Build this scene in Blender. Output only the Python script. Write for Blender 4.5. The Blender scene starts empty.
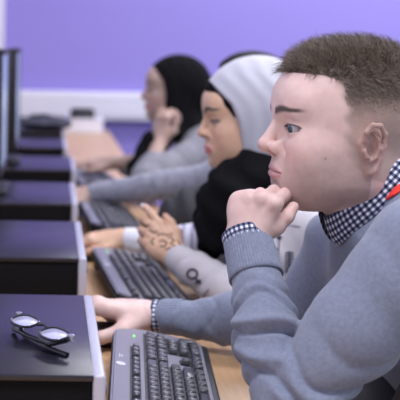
import bpy, bmesh, math, random, time
import numpy as np
from mathutils import Vector, Matrix, noise
from mathutils.bvhtree import BVHTree
T0 = time.time()
PI = math.pi
F = 1053.0                      # focal length in pixels of the 400 px frame
VX, VY, CAMZ = 52.0, 45.0, 1.203
ROLL = math.radians(1.0)
DESK = 0.73

def P(px, py, d):
    """point seen at (px,py), d metres in front of the camera"""
    dx, dy = px - VX, py - VY
    c, s = math.cos(ROLL), math.sin(ROLL)
    ux, uy = dx * c + dy * s, -dx * s + dy * c
    return np.array([ux * d / F, d, CAMZ - uy * d / F])

def V(*a): return np.array(a, dtype=float)
def unit(v): v = np.asarray(v, float); return v / np.linalg.norm(v)

# ------------------------------------------------------------------ materials
def new_mat(name):
    m = bpy.data.materials.new(name); m.use_nodes = True
    nt = m.node_tree; b = nt.nodes['Principled BSDF']
    return m, nt, b
def mat(name, col, rough=.5, metal=0., bump=0., bscale=200., var=0., vscale=30., spec=.5, sheen=0., emit=0., alpha=1, trans=0.):
    m, nt, b = new_mat(name)
    b.inputs['Base Color'].default_value = (*col, 1)
    b.inputs['Roughness'].default_value = rough
    b.inputs['Metallic'].default_value = metal
    b.inputs['Specular IOR Level'].default_value = spec
    if sheen: b.inputs['Sheen Weight'].default_value = sheen
    if trans: b.inputs['Transmission Weight'].default_value = trans
    if emit:
        b.inputs['Emission Color'].default_value = (*col, 1); b.inputs['Emission Strength'].default_value = emit
    tc = nt.nodes.new('ShaderNodeTexCoord')
    if var:
        n = nt.nodes.new('ShaderNodeTexNoise'); n.inputs['Scale'].default_value = vscale; n.inputs['Detail'].default_value = 5
        r = nt.nodes.new('ShaderNodeMix'); r.data_type = 'RGBA'; r.blend_type = 'MIX'
        r.inputs['A'].default_value = (*[c * (1 - var) for c in col], 1); r.inputs['B'].default_value = (*[min(1, c * (1 + var)) for c in col], 1)
        nt.links.new(tc.outputs['Object'], n.inputs['Vector']); nt.links.new(n.outputs['Fac'], r.inputs['Factor'])
        nt.links.new(r.outputs['Result'], b.inputs['Base Color'])
    if bump:
        n = nt.nodes.new('ShaderNodeTexNoise'); n.inputs['Scale'].default_value = bscale; n.inputs['Detail'].default_value = 4
        bp = nt.nodes.new('ShaderNodeBump'); bp.inputs['Strength'].default_value = bump; bp.inputs['Distance'].default_value = .002
        nt.links.new(tc.outputs['Object'], n.inputs['Vector']); nt.links.new(n.outputs['Fac'], bp.inputs['Height'])
        nt.links.new(bp.outputs['Normal'], b.inputs['Normal'])
    return m
def skin_mat(name, rough=.48, bump=.25):
    m, nt, b = new_mat(name)
    a = nt.nodes.new('ShaderNodeVertexColor'); a.layer_name = 'tone'
    tc = nt.nodes.new('ShaderNodeTexCoord')
    n = nt.nodes.new('ShaderNodeTexNoise'); n.inputs['Scale'].default_value = 90; n.inputs['Detail'].default_value = 6
    mx = nt.nodes.new('ShaderNodeMix'); mx.data_type = 'RGBA'; mx.blend_type = 'OVERLAY'; mx.inputs['Factor'].default_value = .18
    nt.links.new(tc.outputs['Object'], n.inputs['Vector'])
    nt.links.new(a.outputs['Color'], mx.inputs['A']); nt.links.new(n.outputs['Fac'], mx.inputs['B'])
    nt.links.new(mx.outputs['Result'], b.inputs['Base Color'])
    n2 = nt.nodes.new('ShaderNodeTexNoise'); n2.inputs['Scale'].default_value = 500; n2.inputs['Detail'].default_value = 3
    bp = nt.nodes.new('ShaderNodeBump'); bp.inputs['Strength'].default_value = bump; bp.inputs['Distance'].default_value = .0006
    nt.links.new(tc.outputs['Object'], n2.inputs['Vector']); nt.links.new(n2.outputs['Fac'], bp.inputs['Height'])
    nt.links.new(bp.outputs['Normal'], b.inputs['Normal'])
    b.inputs['Roughness'].default_value = rough
    b.inputs['Subsurface Weight'].default_value = .12
    b.inputs['Subsurface Radius'].default_value = (1., .35, .2)
    b.inputs['Subsurface Scale'].default_value = .006
    return m
def knit_mat(name, col, var=.16, fine=900., rough=.9):
    """heathered knit: speckled yarn colour plus fine relief"""
    m, nt, b = new_mat(name)
    tc = nt.nodes.new('ShaderNodeTexCoord')
    n = nt.nodes.new('ShaderNodeTexNoise'); n.inputs['Scale'].default_value = fine; n.inputs['Detail'].default_value = 3
    n3 = nt.nodes.new('ShaderNodeTexNoise'); n3.inputs['Scale'].default_value = fine * .22; n3.inputs['Detail'].default_value = 4
    ad = nt.nodes.new('ShaderNodeMath'); ad.operation = 'ADD'; ml = nt.nodes.new('ShaderNodeMath'); ml.operation = 'MULTIPLY'; ml.inputs[1].default_value = .5
    r = nt.nodes.new('ShaderNodeMapRange'); r.inputs['From Min'].default_value = .35; r.inputs['From Max'].default_value = .65
    mx = nt.nodes.new('ShaderNodeMix'); mx.data_type = 'RGBA'
    mx.inputs['A'].default_value = (*[c * (1 - var) for c in col], 1); mx.inputs['B'].default_value = (*[min(1, c * (1 + var)) for c in col], 1)
    L = nt.links.new
    L(tc.outputs['Object'], n.inputs['Vector']); L(tc.outputs['Object'], n3.inputs['Vector'])
    L(n.outputs['Fac'], ad.inputs[0]); L(n3.outputs['Fac'], ad.inputs[1]); L(ad.outputs[0], ml.inputs[0]); L(ml.outputs[0], r.inputs['Value'])
    L(r.outputs['Result'], mx.inputs['Factor']); L(mx.outputs['Result'], b.inputs['Base Color'])
    bp = nt.nodes.new('ShaderNodeBump'); bp.inputs['Strength'].default_value = .5; bp.inputs['Distance'].default_value = .0012
    L(n.outputs['Fac'], bp.inputs['Height']); L(bp.outputs['Normal'], b.inputs['Normal'])
    b.inputs['Roughness'].default_value = rough; b.inputs['Specular IOR Level'].default_value = .2
    b.inputs['Sheen Weight'].default_value = .25
    return m
def gingham_mat(name):
    """woven check on the UV map: one check per UV unit"""
    m, nt, b = new_mat(name)
    uv = nt.nodes.new('ShaderNodeUVMap'); sp = nt.nodes.new('ShaderNodeSeparateXYZ')
    L = nt.links.new; L(uv.outputs['UV'], sp.inputs[0])
    outs = []
    for ax in ('X', 'Y'):
        fr = nt.nodes.new('ShaderNodeMath'); fr.operation = 'FRACT'; L(sp.outputs[ax], fr.inputs[0])
        lt = nt.nodes.new('ShaderNodeMath'); lt.operation = 'LESS_THAN'; lt.inputs[1].default_value = .5; L(fr.outputs[0], lt.inputs[0]); outs.append(lt)
    ad = nt.nodes.new('ShaderNodeMath'); ad.operation = 'ADD'; L(outs[0].outputs[0], ad.inputs[0]); L(outs[1].outputs[0], ad.inputs[1])
    hf = nt.nodes.new('ShaderNodeMath'); hf.operation = 'MULTIPLY'; hf.inputs[1].default_value = .5; L(ad.outputs[0], hf.inputs[0])
    cr = nt.nodes.new('ShaderNodeValToRGB'); cr.color_ramp.interpolation = 'CONSTANT'
    cr.color_ramp.elements[0].color = (.78, .79, .86, 1); cr.color_ramp.elements[0].position = 0
    cr.color_ramp.elements[1].color = (.006, .008, .03, 1); cr.color_ramp.elements[1].position = .75
    e = cr.color_ramp.elements.new(.25); e.color = (.13, .15, .26, 1)
    L(hf.outputs[0], cr.inputs[0]); L(cr.outputs[0], b.inputs['Base Color']); b.inputs['Roughness'].default_value = .85
    return m

# ------------------------------------------------------------------ objects
SC = bpy.context.scene.collection
def tag(o, label=None, cat=None, group=None, kind=None):
    if label: o['label'] = label
    if cat: o['category'] = cat
    if group: o['group'] = group
    if kind: o['kind'] = kind
    return o
def empty(name, loc=(0, 0, 0), rz=0.):
    o = bpy.data.objects.new(name, None); SC.objects.link(o); o.location = tuple(loc); o.rotation_euler = (0, 0, rz); o.empty_display_size = .05
    return o
def raw(name, verts, faces, m, parent=None, smooth=True, tone=None, uv=None):
    """verts in world coordinates; keeps them there under its parent"""
    verts = np.asarray(verts, float)
    me = bpy.data.meshes.new(name)
    if parent is not None:
        M = np.array(world_inv(parent)); verts = verts @ M[:3, :3].T + M[:3, 3]
    me.from_pydata(verts.tolist(), [], [list(map(int, f)) for f in faces] if not isinstance(faces, np.ndarray) else faces.tolist())
    if smooth: me.polygons.foreach_set('use_smooth', [True] * len(me.polygons))
    if tone is not None:
        a = me.color_attributes.new('tone', 'FLOAT_COLOR', 'POINT')
        a.data.foreach_set('color', np.concatenate([tone, np.ones((len(tone), 1))], 1).astype(np.float32).ravel())
    if uv is not None:
        u = me.uv_layers.new(name='UVMap')
        idx = np.zeros(len(me.loops), dtype=np.int32); me.loops.foreach_get('vertex_index', idx)
        u.data.foreach_set('uv', np.asarray(uv, np.float32)[idx].ravel())
    me.update()
    o = bpy.data.objects.new(name, me); SC.objects.link(o)
    if m is not None: me.materials.append(m)
    if parent is not None: o.parent = parent
    return o
def world_inv(o):
    M = Matrix.Identity(4); c = o; chain = []
    while c is not None: chain.append(c); c = c.parent
    for c in reversed(chain): M = M @ (Matrix.Translation(c.location) @ c.rotation_euler.to_matrix().to_4x4())
    return M.inverted()
def copy_tree(o, parent=None):
    c = o.copy(); SC.objects.link(c); c.parent = parent
    for ch in [x for x in bpy.data.objects if x.parent == o]: copy_tree(ch, c)
    return c

class MB:
    """collects shapes (local coordinates of the parent) into ONE mesh"""
    def __init__(s): s.bm = bmesh.new()
    def box(s, c, d, rot=None, bev=0., seg=2, taper=None):
        r = bmesh.ops.create_cube(s.bm, size=1.); vs = r['verts']
        for v in vs:
            if taper and v.co.z > 0: v.co.x *= taper; v.co.y *= taper
            v.co = Vector((v.co.x * d[0], v.co.y * d[1], v.co.z * d[2]))
        if bev:
            es = list({e for v in vs for e in v.link_edges})
            rr = bmesh.ops.bevel(s.bm, geom=es, offset=bev, segments=seg, affect='EDGES', profile=.5)
            vs = list({v for f in rr['faces'] for v in f.verts} | {v for v in vs if v.is_valid})
        R = rot if rot is not None else Matrix.Identity(3)
        for v in vs: v.co = R @ v.co + Vector(c)
        return s
    def cyl(s, a, b, r, r2=None, n=24, bev=0):
        a, b = Vector(a), Vector(b); d = b - a
        q = d.to_track_quat('Z', 'Y').to_matrix().to_4x4()
        M = Matrix.Translation((a + b) / 2) @ q
        bmesh.ops.create_cone(s.bm, cap_ends=True, segments=n, radius1=r, radius2=r if r2 is None else r2, depth=d.length, matrix=M)
        return s
    def sph(s, c, r, sc=(1, 1, 1), n=20):
        bmesh.ops.create_uvsphere(s.bm, u_segments=n, v_segments=n // 2, radius=r, matrix=Matrix.Translation(c) @ Matrix.Diagonal((*sc, 1)))
        return s
    def tube(s, pts, r, n=8, closed=False):
        pts = [Vector(p) for p in pts]; N = len(pts); rings = []
        up = Vector((0, 0, 1))
        for i, p in enumerate(pts):
            if closed: t = pts[(i + 1) % N] - pts[i - 1]
            else: t = pts[min(i + 1, N - 1)] - pts[max(i - 1, 0)]
            t.normalize(); u = up if abs(t.dot(up)) < .95 else Vector((0, 1, 0))
            a = t.cross(u).normalized(); b = a.cross(t)
            rr = r[i] if hasattr(r, '__len__') else r
            rings.append([s.bm.verts.new(p + (a * math.cos(2 * PI * k / n) + b * math.sin(2 * PI * k / n)) * rr) for k in range(n)])
        for i in range(N if closed else N - 1):
            A, B = rings[i], rings[(i + 1) % N]
            for k in range(n): s.bm.faces.new((A[k], A[(k + 1) % n], B[(k + 1) % n], B[k]))
        if not closed: s.bm.faces.new(rings[0][::-1]); s.bm.faces.new(rings[-1])
        return s
    def prism(s, poly, z0, z1, axis='Z', bev=0.):
        """poly: 2D outline, extruded along axis"""
        def q(p, z): return {'Z': (p[0], p[1], z), 'X': (z, p[0], p[1]), 'Y': (p[0], z, p[1])}[axis]
        a = [s.bm.verts.new(q(p, z0)) for p in poly]; b = [s.bm.verts.new(q(p, z1)) for p in poly]; n = len(poly)
        fs = [s.bm.faces.new(a[::-1]), s.bm.faces.new(b)]
        for i in range(n): fs.append(s.bm.faces.new((a[i], a[(i + 1) % n], b[(i + 1) % n], b[i])))
        if bev:
            es = list({e for f in fs[:2] for e in f.edges})
            bmesh.ops.bevel(s.bm, geom=es, offset=bev, segments=2, affect='EDGES')
        return s
    def build(s, name, m, parent=None, smooth=True, angle=35):
        bmesh.ops.recalc_face_normals(s.bm, faces=s.bm.faces[:])
        if smooth:
            for f in s.bm.faces: f.smooth = True
            lim = math.radians(angle)
            for e in s.bm.edges:
                if len(e.link_faces) == 2 and e.calc_face_angle(0) > lim: e.smooth = False
        me = bpy.data.meshes.new(name); s.bm.to_mesh(me); s.bm.free()
        o = bpy.data.objects.new(name, me); SC.objects.link(o); me.materials.append(m)
        if parent is not None: o.parent = parent
        return o

# ------------------------------------------------------------------ signed distance modelling
def smin(a, b, k):
    h = np.maximum(k - np.abs(a - b), 0) / k
    return np.minimum(a, b) - h * h * k * .25
def smax(a, b, k): return -smin(-a, -b, k)
def ell(p, c, r, R=None):
    q = p - np.asarray(c, np.float32)
    if R is not None: q = q @ np.asarray(R, np.float32)
    r = np.asarray(r, np.float32)
    k0 = np.sqrt(((q / r) ** 2).sum(1)); k1 = np.sqrt(((q / (r * r)) ** 2).sum(1)) + 1e-9
    return k0 * (k0 - 1) / k1
def cone(p, a, b, ra, rb):
    a = np.asarray(a, np.float32); b = np.asarray(b, np.float32)
    ba = b - a; pa = p - a
    t = np.clip((pa @ ba) / max(float(ba @ ba), 1e-12), 0, 1)
    return np.sqrt(((pa - t[:, None] * ba) ** 2).sum(1)) - (ra + (rb - ra) * t)
def along(p, a, b):
    a = np.asarray(a, np.float32); b = np.asarray(b, np.float32); ba = b - a
    return ((p - a) @ ba) / float(ba @ ba)
def chain(p, pts, rs, k=.004):
    d = None
    for i in range(len(pts) - 1):
        c = cone(p, pts[i], pts[i + 1], rs[i], rs[i + 1])
        d = c if d is None else smin(d, c, k)
    return d
def rotm(ax, deg):
    return np.array(Matrix.Rotation(math.radians(deg), 3, ax))

class Frame:
    """head frame: f forward, s towards +Y, u up; yaw>0 turns the face towards the camera, pitch>0 looks down"""
    def __init__(s, o, yaw=0., pitch=0., roll=0., scale=1.):
        B = np.array([[-1, 0, 0], [0, 1, 0], [0, 0, 1]], float)          # columns f,s,u
        Rm = rotm('Z', yaw) @ rotm('Y', -pitch) @ rotm('X', roll)
        s.B = (Rm @ B.T).T if False else Rm @ B
        s.o = np.asarray(o, float); s.k = scale
    def loc(s, p): return ((p - s.o.astype(np.float32)) @ s.B.astype(np.float32)) / s.k
    def w(s, f, a, u): return s.o + s.B @ (np.array([f, a, u]) * s.k)

OFF = np.array([[0,0,0],[1,0,0],[0,1,0],[1,1,0],[0,0,1],[1,0,1],[0,1,1],[1,1,1]])
EDG = [(0,1),(2,3),(4,5),(6,7),(0,2),(1,3),(4,6),(5,7),(0,4),(1,5),(2,6),(3,7)]
def mesh_sdf(fn, lo, hi, h, n=20):
    lo = np.asarray(lo, float); hi = np.asarray(hi, float)
    nb = np.ceil((hi - lo) / (h * n)).astype(int)
    I = np.stack(np.meshgrid(*[np.arange(k) for k in nb], indexing='ij'), -1).reshape(-1, 3)
    cen = lo + (I + .5) * n * h
    d = fn(cen.astype(np.float32))
    I = I[np.abs(d) < n * h * .87 * 1.5 + .012]
    vid, vpos, quads = [], [], []
    S = (nb * n + 4).astype(np.int64)
    def gid(c): return (c[..., 0] * S[1] + c[..., 1]) * S[2] + c[..., 2]
    m = n + 2
    L = np.stack(np.meshgrid(*[np.arange(m)] * 3, indexing='ij'), -1).reshape(-1, 3)
    for b in I:
        base = b * n
        p = lo + (base + L) * h
        v = fn(p.astype(np.float32)).reshape(m, m, m)
        if v.min() > 0 or v.max() < 0: continue
        ins = v < 0
        k = n + 1
        c8 = [v[o[0]:o[0] + k, o[1]:o[1] + k, o[2]:o[2] + k] for o in OFF]
        cnt = sum((c < 0).astype(np.int8) for c in c8)
        act = np.argwhere((cnt > 0) & (cnt < 8))
        if len(act) == 0: continue
        vals = np.stack([c[act[:, 0], act[:, 1], act[:, 2]] for c in c8], 1)
        acc = np.zeros((len(act), 3)); ct = np.zeros(len(act))
        for a, bb in EDG:
            va, vb = vals[:, a], vals[:, bb]; x = (va < 0) != (vb < 0)
            t = np.where(x, va / np.where(x, va - vb, 1), 0)
            pt = OFF[a] + t[:, None] * (OFF[bb] - OFF[a])
            acc += pt * x[:, None]; ct += x
        acc /= ct[:, None]
        vid.append(gid(act + base)); vpos.append(lo + (act + base + acc) * h)
        for ax in range(3):
            o1, o2 = [(1, 2), (2, 0), (0, 1)][ax]
            sl0 = [slice(1, n + 1)] * 3; sl0[ax] = slice(0, n)
            sl1 = list(sl0); sl1[ax] = slice(1, n + 1)
            A = ins[tuple(sl0)]; B = ins[tuple(sl1)]
            e = np.argwhere(A != B)
            if len(e) == 0: continue
            flip = A[e[:, 0], e[:, 1], e[:, 2]]
            st = np.array([1, 1, 1]); st[ax] = 0
            e = e + st + base
            d1 = np.zeros(3, int); d1[o1] = 1; d2 = np.zeros(3, int); d2[o2] = 1
            q = np.stack([gid(e - d1 - d2), gid(e - d2), gid(e), gid(e - d1)], 1)
            q[~flip] = q[~flip][:, ::-1]
            quads.append(q)
    vid = np.concatenate(vid); vpos = np.concatenate(vpos); quads = np.concatenate(quads)
    u, idx = np.unique(vid, return_index=True); vpos = vpos[idx]
    q = np.searchsorted(u, quads); q = np.clip(q, 0, len(u) - 1)
    ok = (u[q] == quads).all(1)
    return vpos, q[ok]
def join_meshes(L):
    vs, fs, o = [], [], 0
    for v, f in L: vs.append(v); fs.append(f + o); o += len(v)
    return np.concatenate(vs), np.concatenate(fs)
def gate(fn, lo, hi, pad=.03):
    """evaluate fn only near its box (far away: distance to the box)"""
    lo = np.asarray(lo, np.float32); hi = np.asarray(hi, np.float32)
    def g(p):
        q = np.maximum(np.maximum(lo - p, p - hi), 0); dist = np.sqrt((q * q).sum(1))
        out = dist + pad * .6; near = dist < pad
        if near.any(): out[near] = fn(p[near])
        return out
    return g
# ------------------------------------------------------------------ heads (local frame: forward, side, up; metres, ear holes at 0)
EYE = (.0835, .0315, .0265)
def lip_shape(p):
    s_ = p[:, 1]; u = p[:, 2]; k = np.sqrt(np.clip(1 - (s_ / .0285) ** 2, 0, 1)); fr_ = sstep(.070, .082, p[:, 0])
    um = -.0322 - .0012 * (s_ / .0285) ** 2
    up = np.exp(-((u - um - .0046 * k) / (.0016 + .0021 * k)) ** 2) * sstep(0, .45, k) * fr_
    lo = np.exp(-((u - um + .0055 * k) / (.0018 + .0028 * k)) ** 2) * sstep(0, .45, k) * fr_
    gr = np.exp(-((u - um) / .0010) ** 2) * sstep(.031, .026, s_) * fr_
    return up, lo, gr
def head_sdf(q, fem=False, jaw=1.0):
    p = q.copy(); ns = p[:, 1].copy()
    p[:, 1] = np.abs(p[:, 1])                                     # symmetric
    d = ell(p, (-.008, 0, .050), (.100, .077, .087))
    d = smin(d, ell(p, (.037, 0, .066), (.058, .060, .058)), .03)
    d = smin(d, ell(p, (.046, 0, .000), (.052, .060, .070)), .03)
    jw = .050 * jaw
    d = smin(d, cone(p, (.000, jw, -.036), (.074, .014, -.060), .017, .0155), .035)
    d = smin(d, cone(p, (.008, jw + .002, -.040), (.010, .062, .012), .014, .010), .03)
    d = smin(d, ell(p, (.052, .018, -.048), (.040, .034, .026)), .03)
    d = smin(d, ell(p, (.0885, 0, -.0615), (.0165, .020, .0140)), .016)          # chin
    d = smin(d, ell(p, (.082, 0, -.030), (.0235, .033, .026)), .02)             # mouth mound
    d = smin(d, ell(p, (.064, .041, .002), (.028, .019, .020)), .02)             # cheekbone
    d = smin(d, ell(p, (.070, .036, -.022), (.020, .018, .022)), .02)
    d = smin(d, ell(p, (.040, .046, -.018), (.034, .0165, .034)), .02)
    d = smin(d, ell(p, (.077, .014, .060), (.024, .040, .030)), .02)           # forehead
    bz = .0455 if not fem else .047
    br = .0085 if not fem else .0065
    d = smin(d, cone(p, (.0945, .006, bz - .001), (.0880, .036, bz + .001), br, br * .9), .012)   # brow ridge
    d = smax(d, -ell(p, (.1085, .0325, .0265), (.0185, .0165, .0125)), .014)        # eye socket
    # nose
    nz = 0. if not fem else -.003
    tip = (.1165 + nz, 0, .0035)
    n = cone(p, (.0985, 0, .036), tip, .0058, .0088)
    n = smin(n, ell(p, (.1165 + nz, 0, .0015), (.0095, .0095, .0080)), .006)
    n = smin(n, ell(p, (.1035 + nz, .0130, -.0005), (.0120, .0062, .0085)), .005)
    n = smin(n, cone(p, (.112 + nz, 0, -.004), (.100, 0, -.011), .0045, .005), .005)
    d = smin(d, n, .009)
    d = smax(d, -ell(p, (.1070 + nz, .0078, -.0080), (.0080, .0038, .0048)), .002)   # nostril
    d = smax(d, -cone(p, (.1000, .0215, .004), (.0900, .0310, -.020), .0004, .0010), .006)  # fold beside the nose
    # lips
    m = .0032 if fem else .0013
    up_, lo_, gr = lip_shape(p)
    d = d - m * up_ - m * 1.25 * lo_ + .0022 * gr
    d = smax(d, -ell(p, (.1105, 0, -.0500), (.010, .017, .0045)), .010)              # below the lip
    d = smax(d, -ell(p, (.1150, 0, -.0180), (.0035, .0022, .0060)), .004)
    # eyelids: shell around the eyeball, opened by an almond
    lid = ell(p, EYE, (.0138, .0150, .0138))
    d = smin(d, lid, .006)
    oz = .0050 if not fem else .0036
    d = smax(d, -ell(p, (.0925, EYE[1] + .0030, EYE[2] - .0005), (.0165, .0160, oz)), .0015)
    d = smax(d, -chain(p, [(.0985, .022, .0345), (.0980, .031, .0370), (.0925, .042, .0345)], [.0008, .0010, .0008]), .0035)  # lid crease
    # neck
    d = smin(d, cone(p, (-.028, 0, -.028), (-.070, 0, -.175), .056 if not fem else .046, .062 if not fem else .050), .03)
    d = smin(d, cone(p, (-.006, 0, -.045), (-.030, 0, -.130), .040 if not fem else .034, .046 if not fem else .038), .03)
    # ear
    if not fem:
        e = ear_sdf(p)
        d = smin(d, e, .005)
    return d
ER = rotm('Z', 14) @ rotm('X', -8) @ rotm('Y', 10)
def ear_sdf(p):
    q = (p - np.array([.003, .0810, .005], np.float32)) @ ER.astype(np.float32)
    # ear plane: x forward, z up, thickness in y
    plate = ell(q, (-.002, -.002, .002), (.0165, .0035, .0285))
    plate = smin(plate, ell(q, (.004, -.001, -.026), (.0085, .0042, .0110)), .006)
    rim = chain(q, [(.004, .000, .004), (.0085, .002, .013), (.0085, .004, .024), (.000, .006, .0325), (-.0100, .0065, .0300), (-.0165, .006, .018), (-.0155, .005, .002), (-.0090, .003, -.014), (-.002, .001, -.026), (.004, .000, -.030)],
                [.0022, .0027, .0031, .0033, .0034, .0033, .0030, .0032, .0042, .0048], .002)
    anti = chain(q, [(-.003, .003, .021), (-.0085, .0045, .012), (-.0085, .0045, .000), (-.003, .0035, -.010), (.004, .003, -.014)], [.0022, .0026, .0027, .0026, .0026], .002)
    trag = cone(q, (.0100, .0015, -.001), (.0085, .0030, -.008), .0036, .0034)
    e = smin(smin(plate, rim, .003), smin(anti, trag, .003), .003)
    e = smax(e, -ell(q, (.0030, .001, -.001), (.0062, .0110, .0090)), .0025)
    e = smax(e, -chain(q, [(.003, .0045, .016), (.000, .0060, .0255), (-.009, .0065, .0235), (-.0125, .006, .012)], [.0018, .0020, .0020, .0016], .001), .0015)
    e = smin(e, cone(q, (.006, -.006, .004), (.004, -.006, -.010), .006, .006), .006)
    return e
def sstep(a, b, x): t = np.clip((x - a) / (b - a), 0, 1); return t * t * (3 - 2 * t)
def blob(q, c, r): return np.exp(-(((q - np.asarray(c)) / np.asarray(r)) ** 2).sum(1))
def lerp(a, b, t): return a + (np.asarray(b) - a) * t[:, None]
def face_tone(q, base, lip, brow, browtint=.9, hair=None, hairmask=None, stubble=0., red=(.62, .25, .20), lash=True, browz=.0475, arch=.004, lk=.95):
    """own colours of the skin: lips, brows, flushed ears and cheeks, beard shadow; plus painted shade in nostrils and mouth line"""
    n = len(q); p = q.copy(); p[:, 1] = np.abs(p[:, 1])
    c = np.tile(np.asarray(base, float), (n, 1))
    c = lerp(c, red, .32 * blob(p, (.085, .040, -.008), (.03, .022, .020)))
    c = lerp(c, red, .30 * blob(p, (.122, 0, .002), (.016, .012, .012)))
    c = lerp(c, (.95, .50, .46), .85 * sstep(.0735, .081, p[:, 1]) * (np.abs(p[:, 0]) < .04) * (np.abs(p[:, 2]) < .05))
    if stubble:
        low = sstep(.012, -.03, p[:, 2] + .25 * (p[:, 0] - .06)) * (p[:, 0] > .0) * sstep(-.085, -.06, p[:, 2])
        c = lerp(c, (.20, .15, .13), stubble * low * (1 - blob(p, (.105, 0, -.03), (.02, .028, .012))))
    up_, lo_, gr = lip_shape(p)
    c = lerp(c, lip, np.clip(1.6 * np.maximum(up_, lo_) - .25, 0, 1))
    # brows: arched band
    z = browz + arch * np.sin(np.clip((p[:, 1] - .010) / .034, 0, 1) * PI * .75)
    wd = .0052 - .0026 * sstep(.02, .054, p[:, 1])
    bm = np.exp(-((p[:, 2] - z) / wd) ** 4) * sstep(.007, .012, p[:, 1]) * sstep(.060, .050, p[:, 1]) * (p[:, 0] > .04)
    c = lerp(c, brow, browtint * bm)
    if lash:
        r = np.sqrt(((p - np.array([.0925, EYE[1] + .0030, EYE[2] - .0005])) ** 2 / np.array([.0185, .0175, .0061]) ** 2).sum(1))
        lm = sstep(.26, .0, np.abs(r - .95)) * (p[:, 0] > .076) * np.where(p[:, 2] > EYE[2], 1.25, .35)
        c = lerp(c, (.03, .018, .016), np.minimum(1, lk * lm))
    c = lerp(c, (.25, .10, .09), .8 * blob(p, (.108, .007, -.0075), (.007, .0035, .004)))  # shade inside the nostril, painted into the tone
    c = lerp(c, (.26, .08, .08), .85 * gr)  # crease between the lips painted darker, as shade
    if hairmask is not None: c = lerp(c, hair, hairmask)
    return c
def eyeballs(fr, parent, iris, white, gaze=(0, 0)):
    for sd in (-1, 1):
        c = fr.w(EYE[0], sd * EYE[1], EYE[2]); r = .0123 * fr.k
        n, mseg = 28, 18; vs, fs, tone = [], [], []
        g = unit(fr.B @ np.array([math.cos(gaze[0]) * math.cos(gaze[1]), math.sin(gaze[0]), math.sin(gaze[1])]))
        a = unit(np.cross(g, [0.1, .2, 1])); b = np.cross(g, a)
        for i in range(mseg + 1):
            th = PI * i / mseg * (.35 + .65 * i / mseg)
            for k in range(n):
                ph = 2 * PI * k / n
                bulge = 1 + .05 * max(0, 1 - (th / .5) ** 2)
                vs.append(c + r * bulge * (g * math.cos(th) + (a * math.cos(ph) + b * math.sin(ph)) * math.sin(th)))
                tone.append((.005, .005, .008) if th < .17 else (iris if th < .47 else ((.10, .09, .1) if th < .5 else white)))
        for i in range(mseg):
            for k in range(n): fs.append((i * n + k, (i + 1) * n + k, (i + 1) * n + (k + 1) % n, i * n + (k + 1) % n))
        raw('eye', vs, fs, M_EYE, parent, tone=np.array(tone))
def mk_eye():
    m, nt, b = new_mat('eye_surface'); a = nt.nodes.new('ShaderNodeVertexColor'); a.layer_name = 'tone'
    nt.links.new(a.outputs['Color'], b.inputs['Base Color']); b.inputs['Roughness'].default_value = .08; return m
M_EYE = mk_eye()

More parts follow.
